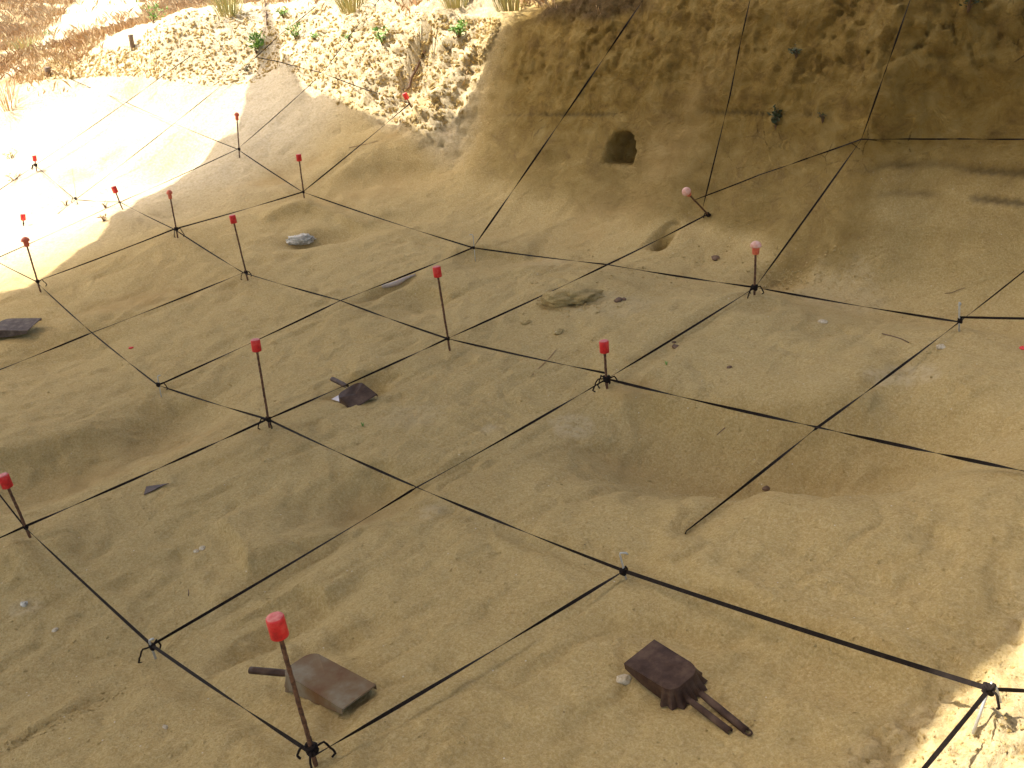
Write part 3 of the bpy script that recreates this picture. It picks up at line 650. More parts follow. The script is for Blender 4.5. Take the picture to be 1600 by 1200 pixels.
_, K['N'] = hook('wire peg with bent white top and thick knot, lower left corner of the grid', (239,1018), (233,1001), (238,1010), (.013, .007), r=.0036, ends=2, kb=1.0)
_, K['P'] = hook('wire peg with a tall bent hook top beside the thick flat tape', (976,900), (968,864), (973,893), (.022, .0), ends=1)
_, K['R'] = hook('straight wire peg standing on the right of the floor where three tapes meet', (1501,509), (1499,472), (1500,501), (.004, -.008), r=.004, ends=0)
_, K['G'] = hook('pale wire peg below the earth wall where the steep tape starts', (742,396), (739,367), (740,387), (-.02, .004), ends=0, kb=.8)
_, K['V'] = hook('thin upright wire peg in the sunlit floor at the left', (119,319), (112,262), (118,310), (.002, .0), ends=2)
# the peg lying on the sunlit lump, near right
b, nr_ = hit(1546, 1080); q1 = hit(1519, 1154)[0]+Z3*.012
root = empty('wire_peg', b, 'bright wire peg lying on the rough sunlit lump at the lower right', 'tent peg', 'galvanised wire tent pegs')
kq = _pp['Q'].copy()
MB().tube([q1-b, (q1-b)*.5+(kq-b)*.5, kq-b, (kq-b)+_r*.006+_u*.012, (kq-b)+_r*.014+_u*.004, (kq-b)+_r*.024-_u*.028], .0032, 8).build('wire', M_HOOK, root)
knot_mesh(kq-b, Z3, .010, 1, 1.1).build('tape_knot', M_TAPE, root); K['Q'] = kq

KD = {k: round(float(np.linalg.norm(K[k]-_pp[k])), 3) for k in K if k in _pp}
for k in K:
    if k in _pp: K[k] = _pp[k].copy()

# ------------------------------------------------------------------ tapes
def node(px, py, X, Y): return on_ray_near(px, py, X, Y)
def tape(label, pts, w=.0092, turns=2.5, ph=0.0, flat_start=None, grp='black grid tapes', sag=.004, name='grid_tape'):
    m = MB(); V = []; total = 0
    P_ = [np.array(p, float) for p in pts]; cnt = 0; rows = []
    for i in range(len(P_)-1):
        a, b_ = P_[i], P_[i+1]; L = np.linalg.norm(b_-a); n = max(6, int(L/.02)); d = (b_-a)/L
        side = np.cross(d, Z3); side /= np.linalg.norm(side); up = np.cross(side, d)
        T_ = turns if not isinstance(turns, (list, tuple)) else turns[i]
        p0 = ph+i*1.7
        for j in range(n+(1 if i == len(P_)-2 else 0)):
            t = j/n; an = p0+math.pi*T_*t+.35*math.sin(6.3*t+i*2)
            c = a+(b_-a)*t-Z3*sag*4*t*(1-t)*L
            s_ = side*math.cos(an)+up*math.sin(an); n_ = -side*math.sin(an)+up*math.cos(an)
            hw, ht = w/2, .0007
            V += [c+s_*hw+n_*ht, c-s_*hw+n_*ht, c-s_*hw-n_*ht, c+s_*hw-n_*ht]; cnt += 1
    F = []
    for i in range(cnt-1):
        for j in range(4): F.append((i*4+j, i*4+(j+1) % 4, (i+1)*4+(j+1) % 4, (i+1)*4+j))
    F += [(3, 2, 1, 0), tuple((cnt-1)*4+j for j in range(4))]
    m.add(V, F); o = m.build(name, M_TAPE, None, False, origin=P_[0]); return tag(o, label, 'tape', grp)
X1 = node(650,762,-1,1); X2 = node(531,470,-3,2); X3 = node(948,414,-2,3); X4 = node(1275,667,0,2); XE = node(143,520,-4,1)
up3 = Z3*.003
h3 = node(277,189,-7,3); h4 = node(405,90,-7,4); g4 = node(510,115,-6,4); i3 = node(197,160,-8,3)
OFF = np.array([.3, -.9, .2])
def cont(a, b_, s): a = np.array(a); b_ = np.array(b_); return b_+(b_-a)*s
S = on_ray_near(1348, 217, -1, 4); sh = hit(1348, 217)[0]; S = sh+np.array([0, -.012, .0])
tape('nearest cross tape, from the front stake up to the bent-top peg', [K['O'], K['P']], turns=[2.1], ph=.4)
tape('thick flat tape from the bent-top peg down to the peg in the sunlit corner', [K['P'], K['Q']], turns=[.04], ph=2.2, w=.0112)
tape('tape leaving the sunlit corner peg towards the right edge', [K['Q'], on_ray_near(1640, 1081, 1.25, 1.18)], turns=.4, ph=.9)
tape('doubled tape running from the sunlit corner peg down out of the picture', [K['Q']-up3, on_ray_near(1432, 1215, 1.05, .72)], turns=.3, ph=.3)
tape('long tape from the lower left peg to the short wrapped stake', [K['N'], X1, K['D']], turns=[1.2, 1.4], ph=1.2)
tape('tape from the short wrapped stake to the pink-capped upright stake', [K['D'], K['E']], turns=[1.3], ph=.3)
tape('tape climbing from the pink-capped stake over the earth wall and out of the top', [K['E'], S, hit(1392, 105)[0]+OFF*.10, hit(1432, -10)[0]+OFF*.10], turns=[1.1, 1.2, 1.0], ph=.8)
tape('tape from the left edge stake to the stake left of the middle', [cont(K['B'], K['A'], .25), K['A'], K['B']], turns=[.5, 3.2], ph=.1)
tape('tape from the stake left of the middle to the tall bare stake', [K['B'], K['C']], turns=[2.4], ph=.7)
tape('tape from the tall bare stake to the leaning pink-capped stake', [K['C'], X3, K['F']], turns=[1.6, 1.2], ph=.3)
tape('tape from the hollow peg to the pale peg under the earth wall', [K['M'], X2, K['G']], turns=[1.8, 1.7], ph=.9)
tape('long steep tape from the pale peg up across the earth wall to the rim', [K['G'], CAM+ray(1010,-8)*6.4], turns=4.2, ph=.5, w=.0115)
tape('tape from the left edge below the grey dustpan to the plaster lump stake', [cont(K['H'], XE, .75), XE, K['H']], turns=[1.6, 1.2], ph=1.0)
tape('tape beside the shadow edge through both orange-capped stakes', [K['K'], K['J'], K['I']], turns=[.5, .9], ph=.2)
tape('tape from the stake on the slope to the sunlit bank foot', [K['I'], K['T']], turns=1.4, ph=.6)
tape('tape from the left edge stake past the bent peg to the front stake', [K['A'], K['N'], K['O']], turns=[.8, .9], ph=.7)
tape('short thin tape slanting up from the left edge stake out of the picture', [K['A']+up3, on_ray_near(-30, 735, -2.3, -.1)], turns=.6, w=.006)
tape('tape from the left orange-capped stake down to the peg at the hollow', [K['K'], XE+up3, K['M']], turns=[1.5, 1.3], ph=.2, w=.0075)
tape('tape from the hollow peg past the looped stake to the bent-top peg', [K['M'], K['B'], X1+up3, K['P']], turns=[1.8, 1.3, 1.5], ph=.4)
tape('tape from the small orange-capped stake to the tall bare stake', [K['J'], K['H'], X2+up3, K['C']], turns=[1.2, 1.1, 1.5], ph=.9)
tape('tape from the tall bare stake to the short wrapped stake', [K['C'], K['D']+Z3*.025], turns=1.4, ph=.5)
tape('broad twisting tape from the short wrapped stake out to the right edge', [K['D'], X4, on_ray_near(1660, 748, 1, 2.02)], turns=[2.0, 2.6], ph=.9, w=.0112)
tape('tape from the stake on the slope down to the pale peg', [K['I'], K['G']], turns=1.6, ph=.4)
tape('tape from the pale peg across the floor to the pink-capped upright stake', [K['G'], X3+up3, K['E']], turns=[1.2, 1.6], ph=.8)
tape('tape from the pink-capped upright stake to the straight peg on the right', [K['E'], K['R']], turns=1.9, ph=.2)
tape('tape rising from behind the near mound to the straight peg', [on_ray_near(1052, 842, 0, 1.22)-Z3*.10, on_ray_near(1072, 824.5, 0, 1.29)-Z3*.012, X4-up3*2, K['R']], turns=[.1, 1.0, 1.7], ph=-.95)
tape('tape from the straight peg up to the right edge', [K['R'], on_ray_near(1650, 383, 0, 3.75)], turns=.6, ph=.4)
tape('level tape from the straight peg to the right edge', [K['R']+Z3*.02, on_ray_near(1660, 498, .65, 3.1)], turns=.5, ph=1.0)
Fu = on_ray_near(1086, 312, *K['F'][:2])
tape('tape from the leaning pink-capped stake along the wall to the right edge', [Fu, hit(1190, 273)[0]+OFF*.03, hit(1268, 246)[0]+OFF*.03, S+OFF*.004, hit(1420, 217.5)[0]+OFF*.03, hit(1500, 217.5)[0]+OFF*.03, hit(1660, 217.5)[0]+OFF*.03], turns=[.7, .7, .6, .7, .7, 1.4], ph=.3, w=.0075)
tape('thin tape rising from the leaning stake across the upper earth wall', [on_ray_near(1098, 325, *K['F'][:2]), hit(1143, 150)[0]+OFF*.03, hit(1160, 72)[0]+OFF*.05, hit(1177, -8)[0]+OFF*.04], turns=[1.4, 1.1, 1.1], ph=.7, w=.0085)
tape('tape from the ledge stake to the left across the sunlit floor', [K['L'], K['XG'], cont(K['L'], K['XG'], 1.2)], turns=[1.2, 1], ph=.3, w=.0065)
tape('tape from the ledge stake down to the stake on the slope', [K['L'], K['I']], turns=.9, ph=.8)
tape('tape from the ledge stake across the shaded corner and up the sunlit bank', [K['L'], hit(475, 145)[0]+OFF*.03, hit(510, 115)[0]+OFF*.05, hit(556, 55)[0]+OFF*.07, hit(601, 0)[0]+OFF*.07], turns=[1.0, .5, .8, .8], ph=.2, w=.0065)
tape('tape from the ledge stake up the sunlit slope to the dark stump', [K['L'], i3, hit(83, 117)[0]+Z3*.04], turns=[1.2, 1.2], ph=.6, w=.0065)
tape('tape from the curved shadow edge past the thin upright peg', [K['J'], K['XG']+up3, K['V'], K['U']], turns=[1.2, 1, 1], ph=.1, w=.0065)
tape('tape from the thin upright peg over the sunlit slope and bank', [cont(h3, K['V'], .75), K['V'], h3, hit(380, 112)[0]+OFF*.06, hit(405, 92)[0]+OFF*.06, hit(445, 55)[0]+OFF*.06, hit(500, 12)[0]+OFF*.06], turns=[1, 1.2, 1, .4, .6, .7], ph=.6, w=.0065)
tape('tape from the short far stake up the slope towards the bank', [cont(i3, K['U'], .45), K['U'], i3, hit(262, 118)[0]+OFF*.05, hit(312, 84)[0]+OFF*.06], turns=[1, 1, 1, 1], ph=.9, w=.0065)
tape('tape from the left orange-capped stake to the left edge over the sunlit floor', [K['K']+up3, on_ray_near(-40, 390, -6, .7)], turns=.8, ph=.5, w=.0065)
tape('tape hanging over the sunlit bank down to the stake at its foot', [hit(405, 90)[0]+OFF*.055, hit(440, 97)[0]+OFF*.05, hit(510, 115)[0]+OFF*.055, hit(582, 142)[0]+OFF*.06, K['T']+up3], turns=[.5, .7, .7, .6], ph=.4, w=.008)

# ------------------------------------------------------------------ dustpans (all lie upside down)
def rounded_plate(w0, w1, L, z0, z1, n=7):
    # outline of the pan's flat bottom seen from above: straight mouth at +y, rounded back corners at -y
    out = [(-w1/2, L/2, z1), (-w0/2*.995, -L/2+w0*.30, z0)]
    for i in range(1, n):
        a = math.pi/2*i/n; out.append((-w0/2+w0*.30*(1-math.cos(a)), -L/2+w0*.30*(1-math.sin(a)), z0))
    out.append((-w0/2+w0*.30, -L/2, z0)); out.append((w0/2-w0*.30, -L/2, z0))
    for i in range(n-1, 0, -1):
        a = math.pi/2*i/n; out.append((w0/2-w0*.30*(1-math.cos(a)), -L/2+w0*.30*(1-math.sin(a)), z0))
    out += [(w0/2*.995, -L/2+w0*.30, z0), (w1/2, L/2, z1)]
    return out
def pan(label, loc, ax_back_to_mouth, w0, w1, L, hb, hm, flute, hl, hr, mt, handle_mt=None, roll=0.0, flutes=9, tip=(0, 0, 1), fit=True, ring=True, fl_amp=.006, handles=(), z0h=.018, z1h=.012):
    y_ = np.array(ax_back_to_mouth, float); y_ /= np.linalg.norm(y_); z_ = np.array(tip, float); z_ -= y_*(z_@y_); z_ /= np.linalg.norm(z_); x_ = np.cross(y_, z_)
    offs = [(u_*w0/2, v_*(L/2)) for u_ in (-1, 0, 1) for v_ in (-1.15, -.5, 0, .5, 1)]
    Gp = []
    for u_, v_ in offs:
        p = np.array(loc)+x_*u_+y_*v_; Gp.append((u_, v_, drop(p[0], p[1])[0]))
    Gp = np.array(Gp); Am = np.c_[Gp[:, :2], np.ones(len(Gp))]; cf = np.linalg.lstsq(Am, Gp[:, 2], rcond=None)[0]; resid = (Gp[:, 2]-Am@cf)
    loc = np.array(loc, float)
    if fit:
        y_ = y_+Z3*cf[1]; y_ /= np.linalg.norm(y_); x_ = x_+Z3*cf[0]; x_ -= y_*(x_@y_); x_ /= np.linalg.norm(x_); z_ = np.cross(x_, y_)
        loc[2] = cf[2]+max(0, np.sort(resid)[-3])*.8+.001
    else: loc[2] = np.median(Gp[:, 2])
    root = empty('dustpan', loc, label, 'dustpan')
    Mx = Matrix(((x_[0], y_[0], z_[0], loc[0]), (x_[1], y_[1], z_[1], loc[1]), (x_[2], y_[2], z_[2], loc[2]), (0, 0, 0, 1)))
    root.matrix_world = Mx
    top = rounded_plate(w0, w1, L, hb, hm); k = len(top); m = MB()
    # plate with slight dish: centre vertex ring
    cz = (hb+hm)/2; inner = [(p[0]*.55, p[1]*.55, p[2]*.55+cz*.45+.0012) for p in top]
    V = list(top)+inner+[(0, 0, cz+.0016)]; F = [(i, (i+1) % k, k+(i+1) % k, k+i) for i in range(k)]+[(k+i, k+(i+1) % k, 2*k) for i in range(k)]
    m.add(V, F)
    # fold-down sides, left and right, with thickness
    for s in (-1, 1):
        A_ = Vector((s*w1/2, L/2, hm)); B_ = Vector((s*w0/2*.995, -L/2+w0*.30, hb)); 
        lowA = Vector((s*(w1/2+.002), L/2-.004, max(hm-.016, .0))); lowB = Vector((s*(w0/2+.006), -L/2+w0*.28, hb*.12)); midA = A_.lerp(lowA, .5); mid = (A_+B_)/2; lowm = (lowA+lowB)/2+Vector((s*.002, 0, -.002))
        V = []
        for P_, Q_ in ((A_, lowA), (mid, lowm), (B_, lowB)):
            V += [P_+Vector((s*.0006, 0, 0)), Q_, Q_-Vector((s*.0016, 0, 0)), P_-Vector((s*.0014, 0, .0012))]
        FF = []
        for i in range(2):
            for j in range(4): FF.append((i*4+j, i*4+(j+1) % 4, (i+1)*4+(j+1) % 4, (i+1)*4+j))
        FF += [(0, 1, 2, 3), (11, 10, 9, 8)]
        m.add(V, FF if s > 0 else [f[::-1] for f in FF])
    # thin lip at the mouth
    m.add([(-w1/2, L/2, hm), (w1/2, L/2, hm), (w1/2, L/2+.001, hm-.003), (-w1/2, L/2+.001, hm-.003)], [(0, 3, 2, 1)])
    body = m.build('blade', mt, root, False)
    # fluted back wall
    path = top[1:-1]; pts = [Vector(p) for p in path]; cum = [0]
    for i in range(1, len(pts)): cum.append(cum[-1]+(pts[i]-pts[i-1]).length)
    def at(t):
        s_ = t*cum[-1]
        for i in range(1, len(cum)):
            if s_ <= cum[i]+1e-9: return pts[i-1].lerp(pts[i], (s_-cum[i-1])/max(1e-9, cum[i]-cum[i-1]))
        return pts[-1].copy()
    m = MB(); n = flutes*8; rows = 6; V = []
    for r_ in range(rows+1):
        f = r_/rows
        for i in range(n+1):
            t = i/n; p = at(t); q = at(min(1, t+.02)); q0 = at(max(0, t-.02)); d = (q-q0).normalized(); nrm = Vector((-d.y, d.x, 0))
            if nrm.dot(Vector((p.x, p.y+L*.1, 0))) < 0: nrm = -nrm
            wv = 1-abs(2*((t*flutes) % 1.0)-1)
            o = f*flute*(.55+.45*math.sin(math.pi*t))+math.sin(f*math.pi*.55)*fl_amp*(wv-.5)*(.3+f)
            V.append((p.x+nrm.x*o, p.y+nrm.y*o, p.z*(1-f)+p.z*.06*f-.004*math.sin(f*3.1)+.0))
    W_ = n+1; F = [(r_*W_+i, r_*W_+i+1, (r_+1)*W_+i+1, (r_+1)*W_+i) for r_ in range(rows) for i in range(n)]
    nb = len(V); V2 = V+[(v[0]*.975, v[1]*.975+.0004, v[2]-.0014) for v in V]
    F2 = F+[tuple(nb+j for j in f[::-1]) for f in F]
    F2 += [(rows*W_+i, rows*W_+i+1, nb+rows*W_+i+1, nb+rows*W_+i) for i in range(n)]
    m.add(V2, F2); m.build('fluted_back', mt, root, False)
    # tubular handles rolled from sheet with an open seam
    Minv = Mx.inverted()
    Mx2 = Matrix(((x_[0], y_[0], z_[0], loc[0]), (x_[1], y_[1], z_[1], loc[1]), (x_[2], y_[2], z_[2], loc[2]), (0, 0, 0, 1))); root.matrix_world = Mx2; Minv = Mx2.inverted()
    for hi, (p0, p1, r0) in enumerate(handles):
        zz = loc[2]+.018
        A_ = Minv@Vector(plane_pt(p0[0], p0[1], loc[2]+z0h).tolist()); B_ = Minv@Vector(plane_pt(p1[0], p1[1], loc[2]+z1h).tolist())
        d = (B_-A_).normalized(); up = Vector((0, 0, 1)); up = (up-d*up.dot(d)).normalized(); sd = d.cross(up); A2 = A_-d*.02
        m = MB(); V = []; rows = 10; ns = 14
        for i in range(rows+1):
            c = A2.lerp(B_, i/rows); rr = r0*(.82+.18*min(1, i/3))
            for q in range(ns+1):
                a = math.radians(-75)+math.radians(305)*q/ns
                V.append(c+sd*(math.cos(a)*rr)+up*(math.sin(a)*rr*.85))
        W_ = ns+1; F = [(i*W_+q, i*W_+q+1, (i+1)*W_+q+1, (i+1)*W_+q) for i in range(rows) for q in range(ns)]; nb = len(V); V2 = list(V)
        for i in range(rows+1):
            c = A2.lerp(B_, i/rows)
            for q in range(W_): V2.append(c+(V[i*W_+q]-c)*.84)
        F2 = F+[tuple(nb+q for q in f[::-1]) for f in F]
        for i in (0, rows): F2 += [(i*W_+q, i*W_+q+1, nb+i*W_+q+1, nb+i*W_+q) for q in range(ns)]
        for i in range(rows): F2 += [(i*W_, (i+1)*W_, nb+(i+1)*W_, nb+i*W_), (i*W_+ns, nb+i*W_+ns, nb+(i+1)*W_+ns, (i+1)*W_+ns)]
        m.add(V2, F2); h_ = m.build('handle', handle_mt or mt, root)
        if ring and hi == 0:
            m = MB(); m.tube([B_+d*(r0*.6+math.cos(a)*r0*.9)+sd*math.sin(a)*r0*.75+up*.001 for a in [2*math.pi*i/16 for i in range(17)]], r0*.24, 6); m.build('hanging_ring', handle_mt or mt, h_)
    return root
def plane_pt(px, py, zz): d = ray(px, py); return CAM+d*(zz-CAM[2])/d[2]
# 1: worn pan under the leaning front stake
g = hit(520, 1085)[0]; zg = g[2]
a_ = plane_pt(474, 1041, zg+.032); b_ = plane_pt(557, 1101, zg+.012); c_ = (a_+b_)/2; c_[2] = zg-.001
dirv = (b_-a_)*np.array([1, 1, 0])
wm = np.linalg.norm(plane_pt(578, 1084, zg+.012)-plane_pt(535, 1117, zg+.012)); Ls = np.linalg.norm(dirv)
open_dbg = [('pan1', c_, dirv, wm, Ls)]
pan('worn dustpan lying upside down with rust patch, under the front stake', c_, dirv, wm*1.10, wm*1.16, Ls*1.22, .050, .020, .016, 0, 0, M_PANW, M_PAN, ring=False, flutes=7, handles=[((448, 1052), (391, 1047), .0105)])
# 2: dark fluted pan
g = hit(1050, 1062)[0]; zg = g[2]
a_ = plane_pt(1070, 1060, zg+.040); b_ = plane_pt(1004, 1026, zg+.026); c_ = (a_+b_)/2; c_[2] = zg-.002; dirv = (b_-a_)*np.array([1, 1, 0]); Ls = np.linalg.norm(dirv)
wm = np.linalg.norm(plane_pt(1026, 1011, zg+.026)-plane_pt(982, 1040, zg+.026)); open_dbg.append(('pan2', c_, dirv, wm, Ls))
pan('dark brown dustpan lying upside down with fluted back, handle pointing to the lower right', c_, dirv, wm*1.0, wm*1.04, Ls*1.12, .044, .034, .028, 0, 0, M_PAN, None, flutes=9, fl_amp=.0085, handles=[((1104, 1091), (1166, 1142), .0095), ((1085, 1100), (1141, 1143), .0085)])
# 3: grey-brown pan in the middle distance with paper under it
g = hit(557, 628)[0]; zg = g[2]
a_ = plane_pt(545, 603, zg+.04); b_ = plane_pt(573, 627, zg+.015); c_ = (a_+b_)/2; c_[2] = zg; dirv = (b_-a_)*np.array([1, 1, 0]); Ls = np.linalg.norm(dirv)
wm = np.linalg.norm(plane_pt(582, 620, zg+.015)-plane_pt(560, 633, zg+.015)); open_dbg.append(('pan3', c_, dirv, wm, Ls))
pan('grey-brown dustpan lying upside down on white paper in a shallow hollow', c_, dirv, .125, .13, .15, .045, .022, .016, 0, 0, M_PAN, None, ring=False, flutes=7, fit=False, z0h=.03, z1h=.03, handles=[((539, 602), (519, 592), .012)], tip=(.22, -.30, 1))
# 4: dusty pan cut by the left edge
g = hit(30, 527)[0]; zg = g[2]
a_ = plane_pt(-5, 510, zg+.05); b_ = plane_pt(57, 510, zg+.04); c_ = (a_+b_)/2; c_[2] = zg; dirv = (b_-a_)*np.array([1, 1, 0]); Ls = np.linalg.norm(dirv); open_dbg.append(('pan4', c_, dirv, 0, Ls))
pan('dusty grey dustpan lying upside down, half out of the picture at the left edge', c_, dirv, .16, .17, Ls*.95, .055, .048, .016, 0, 0, M_PANG, M_PAN, ring=False, flutes=7, handles=[((-12, 527), (-50, 533), .012)])

# paper under pan 3
def sheet(name, label, cat, pxs, mt, lift=.004, th=.0006, grp=None):
    P_ = [hit(*p)[0]+Z3*lift for p in pxs]; k = len(P_); m = MB()
    c = sum(P_)/k; V = P_+[p-Z3*th for p in P_]; F = [tuple(range(k)), tuple(range(2*k-1, k-1, -1))]+[(i, k+i, k+(i+1) % k, (i+1) % k) for i in range(k)]
    m.add(V, F); return tag(m.build(name, mt, None, False, origin=c), label, cat, grp)
sheet('paper', 'folded white paper sticking out from under the grey-brown dustpan', 'paper', [(518,626),(545,634.5),(552,622),(531,619)], M_PAPER, .008)
sheet('trowel', 'dark flat trowel blade poking over a low ridge at the left', 'trowel', [(225,775),(229,762),(243,760),(264,757),(252,762),(238,769)], M_PAN, .006, .002)

def lump(name, label, cat, px, py, size, mt, sq=(1, 1, .6), amp=.25, fr=3.0, sink=.3, seed=1, sub=3, grp=None, rot=0.0):
    import bmesh
    bm = bmesh.new(); bmesh.ops.create_icosphere(bm, subdivisions=sub, radius=1); V = np.array([v.co[:] for v in bm.verts]); F = [[v.index for v in f.verts] for f in bm.faces]; bm.free()
    n = fbm(V+seed*3.7, fr, 3, seed)
    e1, e2, iw = worley(V+seed, fr*.7, seed+3)
    V = V*(1+amp*n+amp*.5*(iw-.5))[:, None]*np.array(sq)*size
    c, s_ = math.cos(rot), math.sin(rot); V = np.stack([V[:, 0]*c-V[:, 1]*s_, V[:, 0]*s_+V[:, 1]*c, V[:, 2]], 1)
    h, _n2 = hit(px, py); h = h+Z3*size*sq[2]*(1-2*sink)*.5
    m = MB(); m.add(V+h, F); o = m.build(name, mt, None, sub > 2, origin=h); return tag(o, label, cat, grp)
AZ = math.atan2(_r[1], _r[0])
lump('plaster_lump', 'round crumpled white plaster lump lying on the shaded slope', 'plaster lump', 469, 377, .092, M_PLASTER, (1, .82, .34), .42, 7.0, .15, 3, 4, None, AZ)
lump('clay_lump', 'large cracked clay lump half buried in the middle of the floor', 'clay lump', 893, 470, .092, M_CLOD, (1.6, .85, .42), .42, 3.4, .05, 5, 4, None, AZ)
lump('clay_lump', 'small cracked clay piece at the left end of the large cracked lump', 'clay lump', 868, 474, .034, M_CLOD, (1.3, .9, .5), .3, 3, .3, 6, 3, None, AZ)
lump('stone', 'pale chalky stone beside the blade of the dark fluted dustpan', 'stone', 973, 1063, .016, M_SHELL, (1.25, .9, .7), .3, 2.6, .3, 8, 3, None, AZ)
for i, (px, py, sz, lb, mt_) in enumerate([
  (822, 505, .024, 'brown stone, left one of two below the cracked clay lump', M_CLOD), (873, 519, .026, 'brown stone, right one of two below the cracked clay lump', M_CLOD),
  (1056, 543, .018, 'dark pebble to the right of the wrapped stake', M_ROOT), (1053, 535, .009, 'tiny dark pebble just above the dark pebble right of the wrapped stake', M_ROOT),
  (966, 470, .022, 'reddish pebble on the pale patch beside the cracked clay lump', M_ROOT), (975, 468, .013, 'small reddish pebble touching the larger one on the pale patch', M_ROOT),
  (1285, 504, .018, 'small heap of white shell bits above a scoop in the right floor', M_SHELL), (1470, 543, .018, 'pale shell piece lying near the straight peg', M_SHELL),
  (316, 857, .012, 'white snail shell on the lower left floor, upper of a pair', M_SHELL), (307, 862, .010, 'white snail shell on the lower left floor, lower of a pair', M_SHELL),
  (1197, 764, .014, 'brown pebble at the edge of the near mound', M_ROOT), (1118, 404, .026, 'flat dark stone at the foot of the wall left of the upright pink-capped stake', M_ROOT),
  (38, 944, .013, 'pale stone half buried at the lower left edge', M_PLASTER), (1140, 574, .010, 'dark beetle-sized pebble right of centre', M_ROOT),
  (86, 985, .010, 'whitish crumb of chalk at the left, below the edge stake', M_SHELL), (258, 1137, .008, 'white crumb near the bottom left', M_SHELL), (205, 544, .012, 'red plastic fragment left of centre on the upper floor', M_RED), (1598, 545, .014, 'red plastic fragment at the right edge', M_RED)]):
    lump('stone' if 'plastic' not in lb else 'plastic_fragment', lb, 'stone' if 'plastic' not in lb else 'plastic fragment', px, py, sz, mt_, (1.2, .9, .6), .3, 2.5, .3, 20+i, 2, None, AZ+i)
# pale curved fragment sticking out of a hollow
p_ = [hit(597, 450)[0]+Z3*.010, hit(608, 449)[0]+Z3*.012, hit(622, 446)[0]+Z3*.016, hit(634, 438)[0]+Z3*.012, hit(649, 430)[0]+Z3*.004]
tag(MB().tube([p-p_[0] for p in p_], [.010, .013, .016, .010, .004], 12).build('bone', M_BONE), 'pale curved bone sticking out of the lip of a hollow above the middle', 'bone').location = p_[0].tolist()
def twig(name, label, pxs, r, mt, lift=.002, cat='twig'):
    P_ = [hit(*p)[0]+Z3*lift for p in pxs]; o = MB().tube([p-P_[0] for p in P_], r, 6).build(name, mt); o.location = P_[0].tolist(); tag(o, label, cat)
twig('straw_stem', 'pale straw stem lying below the middle crossing tapes', [(831,587),(845,573),(858,560),(869,547)], .0022, M_STRAW)
twig('twig', 'thin forked root lying on the right slope left of the straight peg', [(1508,450),(1496,454),(1487,458),(1476,459)], .0014, M_ROOT)
twig('twig', 'thin twig lying on the floor below the tape near the straight peg', [(1378,522),(1395,526),(1408,530),(1420,536)], .0022, M_ROOT)
twig('twig', 'short dark twig in the hollow right of the wrapped stake', [(1120,681),(1126,675),(1133,669)], .0022, M_ROOT)
twig('twig', 'short upright splinter near the lower left peg', [(295,933),(295.5,928),(295,924)], .0016, M_ROOT, .006)
twig('straw_stem', 'pale straw stem on the shaded slope at the left of the wall', [(545,231),(570,226),(590,221)], .0022, M_STRAW)
for px, py, lb in ((567,666,'tiny green sprout in front of the grey-brown dustpan'), (1041,570,'tiny green sprout right of the wrapped stake')):
    h = hit(px, py)[0]; m = MB()
    for k in range(4):
        a = k*1.6; m.tube([(0, 0, -.002), (math.cos(a)*.003, math.sin(a)*.003, .008), (math.cos(a)*.007, math.sin(a)*.007, .014+.002*k)], [.0018, .0022, .0006], 5)
    o = m.build('sprout', M_LEAF); o.location = h.tolist(); tag(o, lb, 'sprout')

# ------------------------------------------------------------------ plants
def leafy(label, px, py, h, w, n, mt, name='weed', lean=0.0, leaf=(.018, .05), grp='green weeds on the bank', stems=5, hang=0.0):
    h *= .8; w *= .9; leaf = (leaf[0]*.75, leaf[1]*.75)
    b, nr = hit(px, py); root = empty(name, b, label, 'plant', grp); ms = MB(); ml = MB()
    for s_ in range(stems):
        a = rng.uniform(0, 6.28); tipp = Vector((math.cos(a)*w*rng.uniform(.3, .9), math.sin(a)*w*rng.uniform(.3, .9)-hang*w, h*rng.uniform(.6, 1.0)-hang*h*1.1))
        pts = [Vector((0, 0, -.02)), tipp*.4+Vector((0, 0, h*.1)), tipp*.75+Vector((0, 0, h*.08)), tipp]
        ms.tube(pts, [.004, .003, .002, .0012], 5)
        for k in range(n//stems):
            t = rng.uniform(.2, 1.05); q = tipp*t+Vector((rng.gauss(0, 1), rng.gauss(0, 1), rng.gauss(0, .6)))*w*.16+Vector((0, 0, h*.08))
            L = rng.uniform(*leaf); d = Vector((rng.gauss(0, 1), rng.gauss(0, 1)-.1, rng.gauss(.5, .6)-hang)).normalized(); sd = d.cross(Vector((rng.gauss(0, 1), rng.gauss(0, 1), 1))).normalized()*L*.22; nn = d.cross(sd).normalized()*L*.08
            ml.add([q, q+d*L*.35+sd+nn, q+d*L*.7+sd*.8+nn, q+d*L, q+d*L*.7-sd*.8+nn, q+d*L*.35-sd+nn, q+d*L*.5-nn], [(0, 1, 6), (1, 2, 6), (2, 3, 6), (3, 4, 6), (4, 5, 6), (5, 0, 6)])
    ms.build('stem', M_ROOT, root); ml.build('leaves', mt, root); return root
